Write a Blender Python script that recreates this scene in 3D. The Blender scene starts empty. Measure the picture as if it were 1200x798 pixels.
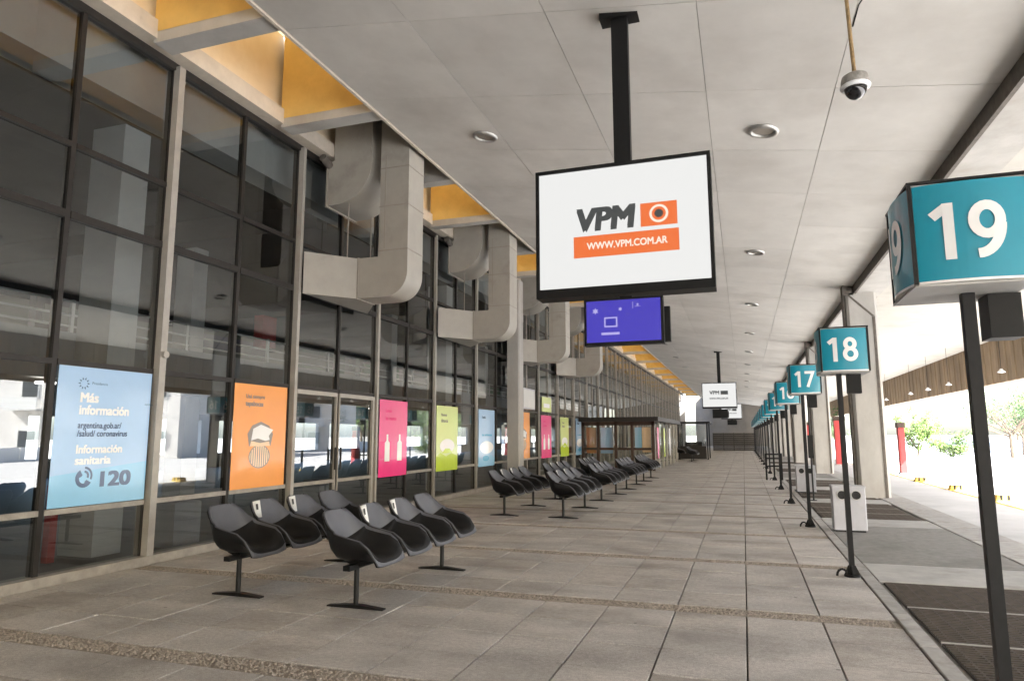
import bpy, bmesh, math, random
from mathutils import Vector, Matrix
R = math.radians
random.seed(7)
S = bpy.context.scene
COL = S.collection

# ------------------------------------------------------------------ camera
PITCH, YAW, ROLL, EYE = R(7.95), R(18.65), R(-0.15), 1.56
fw = Vector((-math.sin(YAW)*math.cos(PITCH), math.cos(YAW)*math.cos(PITCH), math.sin(PITCH)))
rt = Vector((math.cos(YAW), math.sin(YAW), 0)); up = rt.cross(fw)
rt, up = rt*math.cos(ROLL)+up*math.sin(ROLL), -rt*math.sin(ROLL)+up*math.cos(ROLL)
cd = bpy.data.cameras.new('camera'); cam = bpy.data.objects.new('camera', cd); COL.objects.link(cam)
cd.sensor_width = 36; cd.lens = 795/1200*36; cd.clip_start = .05; cd.clip_end = 4000
m = Matrix((rt, up, -fw)).transposed().to_4x4(); m.translation = (0, 0, EYE); cam.matrix_world = m
S.camera = cam
# ------------------------------------------------------------------ world, sun, exposure
SUN_EL = R(41); SUN_DIR = Vector((.80, -.60, 0)).normalized()      # horizontal direction towards the sun
w = bpy.data.worlds.new('World'); S.world = w; w.use_nodes = True
nt = w.node_tree; bg = nt.nodes['Background']
sky = nt.nodes.new('ShaderNodeTexSky'); sky.sky_type = 'NISHITA'; sky.sun_disc = False
sky.sun_elevation = SUN_EL; sky.sun_rotation = math.atan2(SUN_DIR.x, SUN_DIR.y)
sky.air_density = 1.0; sky.dust_density = 3.0; sky.ozone_density = 1.0
nt.links.new(sky.outputs[0], bg.inputs[0]); bg.inputs[1].default_value = .13
sl = bpy.data.lights.new('sun', 'SUN'); sl.energy = 5.0; sl.angle = R(.53); sl.color = (1, .98, .955)
so = bpy.data.objects.new('sun', sl); COL.objects.link(so); so.location = (30, -10, 40)
sd = Vector((SUN_DIR.x*math.cos(SUN_EL), SUN_DIR.y*math.cos(SUN_EL), math.sin(SUN_EL)))
so.rotation_euler = sd.to_track_quat('Z', 'Y').to_euler()
S.view_settings.view_transform = 'Standard'; S.view_settings.look = 'None'
S.view_settings.exposure = 3.35; S.view_settings.gamma = 1.0; S.view_settings.use_curve_mapping = False
S.cycles.max_bounces = 10; S.cycles.diffuse_bounces = 6; S.cycles.transparent_max_bounces = 16

# ------------------------------------------------------------------ materials
def mat(name, col, rough=.7, var=.0, scale=4., bump=.0, bscale=None, metal=0., spec=.5, rand=.0, coat=0.,
        stain=None, stain_scale=1.2, stain_lo=.5, stain_hi=.7, stretch=None, emit=None, estr=0.):
    m = bpy.data.materials.new(name); m.use_nodes = True
    n = m.node_tree.nodes; L = m.node_tree.links; b = n['Principled BSDF']
    b.inputs['Roughness'].default_value = rough; b.inputs['Metallic'].default_value = metal
    b.inputs['Specular IOR Level'].default_value = spec; b.inputs['Coat Weight'].default_value = coat
    b.inputs['Coat Roughness'].default_value = .06
    c4 = (*col, 1); b.inputs['Base Color'].default_value = c4
    if emit: b.inputs['Emission Color'].default_value = (*emit, 1); b.inputs['Emission Strength'].default_value = estr
    out = None
    tc = n.new('ShaderNodeNewGeometry') ; src = tc.outputs['Position']
    if stretch:
        mp = n.new('ShaderNodeMapping'); mp.inputs['Scale'].default_value = stretch
        L.new(src, mp.inputs[0]); src = mp.outputs[0]
    if var or rand:
        no = n.new('ShaderNodeTexNoise'); no.inputs['Scale'].default_value = scale; no.inputs['Detail'].default_value = 7
        no.inputs['Roughness'].default_value = .65; L.new(src, no.inputs['Vector'])
        mr = n.new('ShaderNodeMapRange'); mr.inputs[1].default_value = .3; mr.inputs[2].default_value = .7
        mr.inputs[3].default_value = 1-var; mr.inputs[4].default_value = 1+var; L.new(no.outputs['Fac'], mr.inputs[0])
        fac = mr.outputs[0]
        if rand:
            oi = n.new('ShaderNodeObjectInfo'); r2 = n.new('ShaderNodeMapRange')
            r2.inputs[3].default_value = 1-rand; r2.inputs[4].default_value = 1+rand; L.new(oi.outputs['Random'], r2.inputs[0])
            mu = n.new('ShaderNodeMath'); mu.operation = 'MULTIPLY'; L.new(fac, mu.inputs[0]); L.new(r2.outputs[0], mu.inputs[1]); fac = mu.outputs[0]
        mx = n.new('ShaderNodeVectorMath'); mx.operation = 'SCALE'; mx.inputs[0].default_value = col; L.new(fac, mx.inputs['Scale'])
        out = mx.outputs[0]
    if stain:
        no = n.new('ShaderNodeTexNoise'); no.inputs['Scale'].default_value = stain_scale; no.inputs['Detail'].default_value = 9
        no.inputs['Roughness'].default_value = .6; L.new(src, no.inputs['Vector'])
        mr = n.new('ShaderNodeMapRange'); mr.inputs[1].default_value = stain_lo; mr.inputs[2].default_value = stain_hi; L.new(no.outputs['Fac'], mr.inputs[0])
        mi = n.new('ShaderNodeMix'); mi.data_type = 'RGBA'; L.new(mr.outputs[0], mi.inputs[0])
        if out: L.new(out, mi.inputs[6])
        else: mi.inputs[6].default_value = c4
        mi.inputs[7].default_value = (*stain, 1); out = mi.outputs[2]
    if out: L.new(out, b.inputs['Base Color'])
    if bump:
        no = n.new('ShaderNodeTexNoise'); no.inputs['Scale'].default_value = bscale or scale*8; no.inputs['Detail'].default_value = 5
        L.new(src, no.inputs['Vector']); bn = n.new('ShaderNodeBump'); bn.inputs['Strength'].default_value = bump; bn.inputs['Distance'].default_value = .01
        L.new(no.outputs['Fac'], bn.inputs['Height']); L.new(bn.outputs[0], b.inputs['Normal'])
    return m

def glass_mat(name, tint, ior):
    m = bpy.data.materials.new(name); m.use_nodes = True; n = m.node_tree.nodes; L = m.node_tree.links
    n.remove(n['Principled BSDF']); o = n['Material Output']
    t = n.new('ShaderNodeBsdfTransparent'); t.inputs[0].default_value = (*tint, 1)
    g = n.new('ShaderNodeBsdfGlossy'); g.inputs['Roughness'].default_value = .012; g.inputs[0].default_value = (.95, .97, .96, 1)
    no = n.new('ShaderNodeTexNoise'); no.inputs['Scale'].default_value = .8; ge = n.new('ShaderNodeNewGeometry'); L.new(ge.outputs['Position'], no.inputs['Vector'])
    bn = n.new('ShaderNodeBump'); bn.inputs['Strength'].default_value = .05; bn.inputs['Distance'].default_value = .02; L.new(no.outputs['Fac'], bn.inputs['Height']); L.new(bn.outputs[0], g.inputs['Normal'])
    lw = n.new('ShaderNodeLayerWeight'); lw.inputs[0].default_value = .5
    pw = n.new('ShaderNodeMath'); pw.operation = 'POWER'; pw.inputs[1].default_value = 5; L.new(lw.outputs['Facing'], pw.inputs[0])
    f = n.new('ShaderNodeMapRange'); f0 = ((ior-1)/(ior+1))**2; f.inputs[3].default_value = f0; f.inputs[4].default_value = 1; L.new(pw.outputs[0], f.inputs[0])
    mx = n.new('ShaderNodeMixShader'); L.new(f.outputs[0], mx.inputs[0]); L.new(t.outputs[0], mx.inputs[1]); L.new(g.outputs[0], mx.inputs[2]); L.new(mx.outputs[0], o.inputs[0])
    return m

def translucent_mat(name, col):
    m = bpy.data.materials.new(name); m.use_nodes = True; n = m.node_tree.nodes; L = m.node_tree.links
    n.remove(n['Principled BSDF']); o = n['Material Output']
    t = n.new('ShaderNodeBsdfTranslucent'); t.inputs[0].default_value = (*col, 1)
    d = n.new('ShaderNodeBsdfDiffuse'); d.inputs[0].default_value = (*col, 1)
    mx = n.new('ShaderNodeMixShader'); mx.inputs[0].default_value = .3; L.new(t.outputs[0], mx.inputs[1]); L.new(d.outputs[0], mx.inputs[2]); L.new(mx.outputs[0], o.inputs[0])
    return m

def leaf_mat(name, col):
    m = mat(name, col, .6, var=.35, scale=1.5, rand=.15)
    return m

def slab_mat():
    """paving slab: broad tone per slab, fine aggregate, dark worn streaks along the courses"""
    m = mat('paving_concrete', (.445, .415, .385), .85, var=.18, scale=26, bump=.5, bscale=110, rand=.045,
            stain=(.265, .24, .215), stain_scale=1.3, stain_lo=.48, stain_hi=.80, stretch=(1, 1.25, 1))
    return streak(m)

def streak(m):
    """broom-finish and grime lines running across the walkway"""
    n = m.node_tree.nodes; L = m.node_tree.links; b = n['Principled BSDF']; src = b.inputs['Base Color'].links[0].from_socket
    ge = n.new('ShaderNodeNewGeometry'); mp = n.new('ShaderNodeMapping'); mp.inputs['Scale'].default_value = (.9, 1.5, 1); L.new(ge.outputs['Position'], mp.inputs[0])
    no = n.new('ShaderNodeTexNoise'); no.inputs['Scale'].default_value = 1.; no.inputs['Detail'].default_value = 6; no.inputs['Roughness'].default_value = .55; L.new(mp.outputs[0], no.inputs['Vector'])
    mr = n.new('ShaderNodeMapRange'); mr.inputs[1].default_value = .36; mr.inputs[2].default_value = .62; mr.inputs[3].default_value = .80; mr.inputs[4].default_value = 1.08; L.new(no.outputs['Fac'], mr.inputs[0])
    # fine speckle of the exposed grit
    sp = n.new('ShaderNodeTexNoise'); sp.inputs['Scale'].default_value = 170; sp.inputs['Detail'].default_value = 2; L.new(ge.outputs['Position'], sp.inputs['Vector'])
    m2 = n.new('ShaderNodeMapRange'); m2.inputs[1].default_value = .3; m2.inputs[2].default_value = .7; m2.inputs[3].default_value = .72; m2.inputs[4].default_value = 1.28; L.new(sp.outputs['Fac'], m2.inputs[0])
    mu = n.new('ShaderNodeMath'); mu.operation = 'MULTIPLY'; L.new(mr.outputs[0], mu.inputs[0]); L.new(m2.outputs[0], mu.inputs[1])
    # trodden gum spots
    vo = n.new('ShaderNodeTexVoronoi'); vo.inputs['Scale'].default_value = 2.1; L.new(ge.outputs['Position'], vo.inputs['Vector'])
    m3 = n.new('ShaderNodeMapRange'); m3.inputs[1].default_value = .028; m3.inputs[2].default_value = .042; m3.inputs[3].default_value = .55; m3.inputs[4].default_value = 1; L.new(vo.outputs['Distance'], m3.inputs[0])
    mg = n.new('ShaderNodeMath'); mg.operation = 'MULTIPLY'; L.new(mu.outputs[0], mg.inputs[0]); L.new(m3.outputs[0], mg.inputs[1]); mu = mg
    sc = n.new('ShaderNodeVectorMath'); sc.operation = 'SCALE'; L.new(src, sc.inputs[0]); L.new(mu.outputs[0], sc.inputs['Scale']); L.new(sc.outputs[0], b.inputs['Base Color'])
    return m

M = {}
M['slab'] = slab_mat()
M['slab2'] = streak(mat('paving_concrete_warm', (.43, .395, .36), .85, var=.2, scale=19, bump=.5, bscale=110, rand=.06, stain=(.25, .222, .195), stain_scale=1.1, stain_lo=.46, stain_hi=.78, stretch=(.9, 1.3, 1)))
M['bed'] = mat('joint_mortar', (.13, .115, .10), .95, var=.4, scale=30)
M['aggregate'] = mat('aggregate_bed', (.24, .205, .17), .95, var=.5, scale=120, bump=.9, bscale=160)
M['pebble'] = mat('pebble', (.32, .275, .23), .8, var=.35, scale=37)
M['kerb'] = mat('kerb_concrete', (.34, .325, .305), .85, var=.18, scale=7, bump=.3, rand=.08, stain=(.17, .155, .13), stain_scale=2.2, stain_lo=.55, stain_hi=.78)
M['apron'] = mat('apron_concrete', (.36, .35, .33), .85, var=.16, scale=3, bump=.3, bscale=60, rand=.06, stain=(.2, .185, .16), stain_scale=1.1, stain_lo=.52, stain_hi=.8)
M['apron_grey'] = mat('apron_grey', (.21, .20, .185), .85, var=.2, scale=9, bump=.4, bscale=90, rand=.05, stain=(.13, .125, .11), stain_scale=1.3, stain_lo=.5, stain_hi=.8)
M['mat'] = mat('rubber_mat', (.032, .023, .016), .75, var=.4, scale=14, bump=.6, bscale=90)
M['mat_rib'] = mat('rubber_mat_rib', (.055, .041, .03), .7, var=.4, scale=10)
M['road'] = mat('road_concrete', (.42, .415, .405), .88, var=.16, scale=.7, bump=.3, bscale=25, stain=(.31, .305, .295), stain_scale=.35, stain_lo=.5, stain_hi=.75)
M['ground'] = mat('ground_earth', (.30, .29, .26), .95, var=.2, scale=.2)
M['yellow_paint'] = mat('yellow_road_paint', (.62, .42, .08), .7, var=.25, scale=9)
M['ceiling'] = mat('ceiling_plaster', (.60, .58, .545), .85, var=.06, scale=1.6, bump=.08, bscale=30, rand=.05, stain=(.45, .425, .39), stain_scale=.6, stain_lo=.47, stain_hi=.82)
M['outer'] = mat('outer_soffit', (.43, .41, .37), .88, var=.08, scale=1.2, bump=.2, bscale=20, stain=(.33, .30, .26), stain_scale=.8, stain_lo=.5, stain_hi=.8)
M['joint'] = mat('ceiling_joint', (.30, .28, .25), .9, var=.3, scale=5)
M['concrete'] = mat('fair_concrete', (.40, .385, .36), .85, var=.12, scale=2.2, bump=.2, bscale=24, stain=(.31, .28, .24), stain_scale=1.0, stain_lo=.52, stain_hi=.78, stretch=(1, 1, .45))
M['groove'] = mat('groove_seal', (.12, .105, .09), .9, var=.3, scale=9)
M['fascia'] = mat('fascia_concrete', (.20, .145, .09), .9, var=.2, scale=2, bump=.3, rand=.12, stain=(.12, .09, .06), stain_scale=1.3, stretch=(1, 1, .3))
M['cream'] = mat('cream_steel', (.55, .49, .41), .55, var=.1, scale=5, stain=(.35, .30, .24), stain_scale=3, stain_lo=.6, stain_hi=.8)
M['duct'] = mat('painted_duct', (.37, .345, .30), .5, var=.07, scale=3, rand=.04, stain=(.22, .20, .175), stain_scale=1.6, stain_lo=.57, stain_hi=.82)
M['seam'] = mat('duct_flange', (.31, .28, .24), .5, var=.1, scale=8)
M['mullion'] = mat('mullion_aluminium', (.38, .355, .315), .45, var=.1, scale=6, metal=.25)
M['frame'] = mat('bronze_frame', (.026, .022, .019), .5, var=.2, scale=9, metal=.3)
M['sill'] = mat('sill_aluminium', (.34, .31, .27), .5, var=.2, scale=7, metal=.3)
M['glass'] = glass_mat('solar_glass', (.50, .53, .54), 2.25)
M['clear'] = glass_mat('clear_glass', (.85, .87, .86), 1.6)
M['yellow'] = mat('ochre_paint', (.60, .40, .12), .75, var=.12, scale=1.8, stain=(.50, .31, .09), stain_scale=1.1, stain_lo=.55, stain_hi=.8)
M['peach'] = mat('peach_paint', (.72, .60, .43), .75, var=.06, scale=2, stain=(.62, .47, .28), stain_scale=1.1, stain_lo=.55, stain_hi=.8)
M['skylight'] = translucent_mat('skylight_sheet', (.50, .44, .33))
M['roof'] = mat('roof_membrane', (.22, .21, .2), .9, var=.1, scale=1)
M['black'] = mat('black_powder_coat', (.006, .006, .006), .5, spec=.3, var=.2, scale=20)
M['pole'] = mat('charcoal_pole', (.007, .007, .008), .5, spec=.3, var=.3, scale=14, bump=.05)
M['shell'] = mat('charcoal_shell', (.007, .007, .008), .5, spec=.3, var=.1, scale=12, rand=.12)
M['liner'] = mat('grey_shell_inner', (.085, .088, .105), .45, var=.1, scale=9, rand=.1)
M['pad'] = mat('black_seat_pad', (.006, .006, .007), .7, var=.25, scale=60, bump=.3, bscale=300, spec=.3)
M['paper'] = mat('sticker_paper', (.8, .8, .78), .5)
M['ink'] = mat('sticker_ink', (.02, .02, .02), .5)
M['teal'] = mat('teal_acrylic', (.004, .265, .38), .3, var=.05, scale=3, coat=.25)
M['white_vinyl'] = mat('white_vinyl', (.82, .83, .83), .3, coat=.2)
M['grey_panel'] = mat('grey_underside', (.46, .45, .43), .6, var=.08, scale=6)
M['bin'] = mat('bin_enamel', (.43, .43, .46), .5, var=.08, scale=4, stain=(.4, .38, .36), stain_scale=3, stain_lo=.6, stain_hi=.8)
M['dark'] = mat('dark_void', (.012, .012, .012), .8)
M['red'] = mat('red_enamel', (.42, .035, .035), .5, var=.15, scale=3)
M['brown'] = mat('brown_wood', (.05, .026, .017), .6, var=.3, scale=6, stretch=(6, 6, .6))
M['chrome'] = mat('brushed_rim', (.42, .41, .39), .4, metal=.6, var=.06, scale=8)
M['inside_wall'] = mat('hall_wall', (.40, .385, .36), .85, var=.08, scale=1)
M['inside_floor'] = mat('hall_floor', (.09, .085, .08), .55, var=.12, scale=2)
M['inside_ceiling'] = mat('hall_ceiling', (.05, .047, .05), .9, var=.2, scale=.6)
M['white_wall'] = mat('white_plaster', (.60, .60, .58), .8, var=.06, scale=2)
M['parapet'] = mat('parapet_panel', (.36, .37, .38), .7, var=.06, scale=2)
M['rail'] = mat('rail_steel', (.62, .62, .60), .4, metal=.2)
M['trunk'] = mat('bark', (.11, .085, .06), .9, var=.4, scale=7, bump=.5)
M['leaf'] = leaf_mat('leaf_light', (.10, .16, .035)); M['leaf2'] = leaf_mat('leaf_dark', (.055, .10, .028))
M['lens'] = mat('smoked_dome', (.01, .01, .011), .08, coat=.5)
M['conduit'] = mat('rusty_conduit', (.30, .20, .09), .6, var=.4, scale=14)
M['fence'] = mat('dark_fence', (.045, .038, .03), .8, var=.3, scale=2)
M['endwall'] = mat('end_wall_render', (.20, .18, .155), .9, var=.2, scale=.4)
for k, c in dict(orange=(.88, .36, .10), pink=(.83, .11, .29), pink_hot=(.86, .05, .24), lime=(.52, .68, .05), lime_pale=(.66, .76, .30), blue=(.28, .56, .80), blue_deep=(.10, .42, .68), paleblue=(.36, .55, .80), white=(.86, .86, .85), navy=(.055, .10, .20), greyink=(.28, .25, .22), peach=(.90, .62, .38)).items():
    M['p_'+k] = mat('print_'+k, c, .25, coat=.35, var=.03, scale=3)
def emis(name, c, s): return mat(name, (.02, .02, .02), .3, emit=c, estr=s, spec=.3)
M['e_white'] = emis('backlit_white', (1, 1, .985), .083)
M['e_orange'] = emis('backlit_orange', (.93, .19, .045), .092)
M['e_dark'] = emis('backlit_charcoal', (.06, .065, .065), .1)
M['e_cream'] = emis('backlit_cream', (1, .86, .74), .098)
M['e_blue'] = emis('screen_blue', (.085, .065, .72), .066)
M['e_blue2'] = emis('screen_blue_dark', (.035, .03, .42), .1)
M['e_blue3'] = emis('screen_lilac', (.55, .50, 1), .08)
M['e_lamp'] = emis('lamp_glow', (1, .96, .88), 1.2)

# ------------------------------------------------------------------ mesh helpers
class MB:
    def __init__(s): s.v = []; s.f = []; s.mi = []
    def quad(s, a, b, c, d, k=0):
        i = len(s.v); s.v += [a, b, c, d]; s.f.append((i, i+1, i+2, i+3)); s.mi.append(k); return s
    def box(s, x0, x1, y0, y1, z0, z1, k=0):
        i = len(s.v)
        s.v += [(x0, y0, z0), (x1, y0, z0), (x1, y1, z0), (x0, y1, z0), (x0, y0, z1), (x1, y0, z1), (x1, y1, z1), (x0, y1, z1)]
        for q in ((3, 2, 1, 0), (4, 5, 6, 7), (0, 1, 5, 4), (1, 2, 6, 5), (2, 3, 7, 6), (3, 0, 4, 7)): s.f.append(tuple(i+j for j in q)); s.mi.append(k)
        return s
    def slab(s, x0, x1, y0, y1, z0, z1, c=.008, jit=0., k=0):
        """box with chamfered top edges"""
        i = len(s.v); j = lambda: random.uniform(-jit, jit)
        s.v += [(x0, y0, z0), (x1, y0, z0), (x1, y1, z0), (x0, y1, z0)]
        s.v += [(x0, y0, z1-c), (x1, y0, z1-c), (x1, y1, z1-c), (x0, y1, z1-c)]
        s.v += [(x0+c, y0+c, z1+j()), (x1-c, y0+c, z1+j()), (x1-c, y1-c, z1+j()), (x0+c, y1-c, z1+j())]
        for q in ((0, 1, 5, 4), (1, 2, 6, 5), (2, 3, 7, 6), (3, 0, 4, 7), (4, 5, 9, 8), (5, 6, 10, 9), (6, 7, 11, 10), (7, 4, 8, 11), (8, 9, 10, 11)): s.f.append(tuple(i+a for a in q)); s.mi.append(k)
        return s
    def extrude(s, prof, axis, a, b, k=0, cap=True):
        """closed 2-D profile swept along an axis: axis 'x' -> profile (y,z); 'y' -> (x,z); 'z' -> (x,y)"""
        mk = {'x': lambda p, t: (t, p[0], p[1]), 'y': lambda p, t: (p[0], t, p[1]), 'z': lambda p, t: (p[0], p[1], t)}[axis]
        i = len(s.v); n = len(prof); s.v += [mk(p, a) for p in prof]+[mk(p, b) for p in prof]
        for j in range(n): q = (j+1) % n; s.f.append((i+j, i+q, i+n+q, i+n+j)); s.mi.append(k)
        if cap: s.f.append(tuple(i+j for j in reversed(range(n)))); s.f.append(tuple(i+n+j for j in range(n))); s.mi += [k, k]
        return s
    def tube(s, p0, p1, r0, r1=None, n=10, cap=True, k=0):
        r1 = r0 if r1 is None else r1; p0 = Vector(p0); p1 = Vector(p1); d = (p1-p0).normalized()
        a = d.orthogonal().normalized(); b = d.cross(a); i = len(s.v)
        for p, r in ((p0, r0), (p1, r1)):
            for j in range(n): t = 2*math.pi*j/n; s.v.append(tuple(p+a*r*math.cos(t)+b*r*math.sin(t)))
        for j in range(n): q = (j+1) % n; s.f.append((i+j, i+q, i+n+q, i+n+j)); s.mi.append(k)
        if cap: s.f.append(tuple(i+j for j in reversed(range(n)))); s.f.append(tuple(i+n+j for j in range(n))); s.mi += [k, k]
        return s
    def path(s, pts, r, n=8):
        for a, b in zip(pts, pts[1:]): s.tube(a, b, r, n=n)
        return s
    def lathe(s, prof, cx, cy, n=24, k=0, cz=0.):
        i = len(s.v); mlen = len(prof)
        for r, z in prof:
            for j in range(n): t = 2*math.pi*j/n; s.v.append((cx+r*math.cos(t), cy+r*math.sin(t), z+cz))
        for a in range(mlen-1):
            for j in range(n): q = (j+1) % n; s.f.append((i+a*n+j, i+a*n+q, i+(a+1)*n+q, i+(a+1)*n+j)); s.mi.append(k)
        return s
    def mesh(s, name, mats):
        me = bpy.data.meshes.new(name); me.from_pydata(s.v, [], s.f)
        for mm in (mats if isinstance(mats, (list, tuple)) else [mats]): me.materials.append(mm)
        if any(s.mi): me.polygons.foreach_set('material_index', s.mi)
        bm = bmesh.new(); bm.from_mesh(me); bmesh.ops.recalc_face_normals(bm, faces=bm.faces); bm.to_mesh(me); bm.free()
        return me
    def build(s, name, mats, parent=None, smooth=False, **kw):
        return link(name, s.mesh(name, mats), parent, smooth, **kw)

def link(name, me, parent=None, smooth=False, label=None, cat=None, group=None, kind=None, loc=None):
    o = bpy.data.objects.new(name, me); COL.objects.link(o)
    if parent: o.parent = parent
    if loc: o.location = loc
    if smooth and me: me.shade_smooth()
    tag(o, label, cat, group, kind); return o
def tag(o, label=None, cat=None, group=None, kind=None):
    for a, b in (('label', label), ('category', cat), ('group', group), ('kind', kind)):
        if b: o[a] = b
    return o
def empty(name, loc=(0, 0, 0), label=None, cat=None, group=None, kind=None, parent=None):
    return link(name, None, parent, False, label, cat, group, kind, loc)
def copy_tree(o, parent=None):
    c = o.copy(); COL.objects.link(c)
    if parent: c.parent = parent
    for ch in o.children: copy_tree(ch, c)
    return c
def auto_smooth(o, ang=35):
    me = o.data; me.shade_smooth(); bm = bmesh.new(); bm.from_mesh(me)
    for e in bm.edges:
        if len(e.link_faces) == 2 and e.calc_face_angle(0) > R(ang): e.smooth = False
    bm.to_mesh(me); bm.free(); return o

def text_verts(body, size, bold=0., align='CENTER', shear=0., space=1.):
    c = bpy.data.curves.new('t', 'FONT'); c.body = body; c.size = size; c.offset = bold; c.align_x = align; c.align_y = 'CENTER'
    c.shear = shear; c.space_character = space; c.resolution_u = 4
    o = bpy.data.objects.new('t', c); COL.objects.link(o); bpy.context.view_layer.update()
    me = bpy.data.meshes.new_from_object(o.evaluated_get(bpy.context.evaluated_depsgraph_get()))
    v = [tuple(p.co) for p in me.vertices]; f = [tuple(p.vertices) for p in me.polygons]
    bpy.data.objects.remove(o); bpy.data.curves.remove(c); bpy.data.meshes.remove(me); return v, f
def lettering(body, size, origin, ux, uy, mt, parent, bold=0., align='CENTER', name='lettering', width=None, fn=None, shear=0., space=1., cuts=0):
    v, f = text_verts(body, size, 0., align, shear, space)
    if bold:
        v0, f0 = v, f; v, f = [], []
        for q, (dx, dy) in enumerate(((-1, -.7), (1, -.7), (-1, .7), (1, .7), (0, 0))):
            o_ = len(v); v += [(p[0]+dx*bold, p[1]+dy*bold, .0005*q) for p in v0]; f += [tuple(o_+i for i in g) for g in f0]
    if width:
        xs = [p[0] for p in v]; k = width/(max(xs)-min(xs)); v = [(p[0]*k, p[1], p[2]) for p in v]
    me = bpy.data.meshes.new(name)
    me.from_pydata(v, [], f); me.materials.append(mt)
    if cuts:
        bm = bmesh.new(); bm.from_mesh(me); xs = [p[0] for p in v]
        for i in range(1, cuts):
            bmesh.ops.bisect_plane(bm, geom=bm.verts[:]+bm.edges[:]+bm.faces[:], plane_co=(min(xs)+(max(xs)-min(xs))*i/cuts, 0, 0), plane_no=(1, 0, 0))
        bm.to_mesh(me); bm.free()
    O = Vector(origin); ux = Vector(ux); uy = Vector(uy)
    for p in me.vertices:
        a, b = p.co.x, p.co.y
        p.co = fn(a, b) if fn else O+ux*a+uy*b+ux.cross(uy)*p.co.z
    return link(name, me, parent)

def in_sky(): pass

# ================================================================== SETTING: ground, road, platform
GX = -7.15          # plane of the glass front
ROADZ = -.15
MB().box(-400, 900, -300, 1500, -1.0, -.36).build('ground', M['ground'], kind='structure')
MB().box(3.75, 62, -60, 260, -.355, ROADZ).build('road', M['road'], kind='structure')
bed = MB().box(-7.0, 1.16, -48, 100, -.34, -.03).build('platform', M['bed'], kind='structure')
# paving slabs: 0.604 m wide courses, four between two aggregate bands
PX = [1.16-.604*i for i in range(14)]
BAND0, BP, BW = 4.10, 2.52, .25
far_mb = MB(); nslab = 0
def slab_rows(k):
    y0 = BAND0+k*BP+BW/2; y1 = BAND0+(k+1)*BP-BW/2; d = (y1-y0)/4
    return [(y0+i*d, y0+(i+1)*d) for i in range(4)]
for k in range(-2, 38):
    for ri, (ya, yb) in enumerate(slab_rows(k)):
        if yb > 99: continue
        for ci, x1 in enumerate(PX):
            x0 = max(x1-.604, -7.0)
            if x1-x0 < .1: continue
            g = .0065
            near = 3.9 < ya < 15.9
            zz = random.uniform(-.003, .002)
            if near:
                sm = MB().slab(x0+g, x1-g, ya+.008, yb-.008, -.05, zz, .003, .001)
                sm.build('paving_slab', M['slab'] if random.random() < .7 else M['slab2'], bed); nslab += 1
            else: far_mb.slab(x0+g, x1-g, ya+.008, yb-.008, -.05, zz, .003, .001)
far_mb.build('paving', M['slab'], bed, kind='stuff')
# exposed aggregate bands: bed strip plus real pebbles in the nearest ones
ag = MB()
for k in range(-1, 38):
    y = BAND0+k*BP
    if y < 99: ag.box(-6.99, 1.155, y-BW/2+.006, y+BW/2-.006, -.05, -.008)
ag.build('aggregate_band', M['aggregate'], bed, kind='stuff')
pb = MB(); rp = random.Random(3)
for k, dens in ((0, 2600), (1, 2300), (2, 1600), (3, 1000)):
    y = BAND0+k*BP
    for _ in range(dens*2):
        x = rp.uniform(-6.95, 1.12); yy = y+rp.uniform(-.112, .112); r = rp.uniform(.006, .015); a = rp.uniform(0, 6.28)
        i = len(pb.v); c, s_ = math.cos(a)*r, math.sin(a)*r; z = -.009+r*rp.uniform(.5, .8)
        pb.v += [(x+c, yy+s_, -.01), (x-s_, yy+c*.8, -.01), (x-c, yy-s_, -.01), (x+s_, yy-c*.8, -.01), (x+c*.4, yy+s_*.4, z), (x-c*.4, yy-s_*.4, z)]
        for q in ((0, 1, 4), (1, 2, 5, 4), (2, 3, 5), (3, 0, 4, 5)): pb.f.append(tuple(i+j for j in q)); pb.mi.append(0)
pb.build('pebbles', M['pebble'], bed, kind='stuff')
# inner kerb line along the bays
y = 2.0
while y < 98:
    MB().slab(1.167, 1.30, y+.006, y+1.0-.006, -.1, .006+random.uniform(-.002, .002), .008).build('kerb_stone', M['kerb'], bed); y += 1.0
# boarding island between the kerb line and the road
isl = MB().box(1.305, 3.10, -48, 100, -.34, -.03).build('boarding_island', M['apron_grey'], kind='structure')
mats_y = [(5.05, 8.45), (14.4, 17.6), (18.65, 21.6), (22.9, 26.2), (31.5, 34.8), (40, 43.3)]
panels = []; y = -3.0
edges = sorted(mats_y); cur = -3.0
for a, b in edges+[(99.5, 99.5)]:
    gap = a-cur
    if gap > 2.4:
        panels += [(cur, cur+1.1, 'apron'), (cur+1.1, a-1.1, 'apron_grey'), (a-1.1, a, 'apron')]
    elif gap > .1: panels.append((cur, a, 'apron'))
    cur = b
for a, b, kname in panels:
    n = max(1, int((b-a)/2.6)); d = (b-a)/n
    for i in range(n): MB().slab(1.308, 3.095, a+i*d+.005, a+(i+1)*d-.005, -.05, random.uniform(-.002, .002), .008).build('concrete_panel', M[kname], isl)
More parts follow.
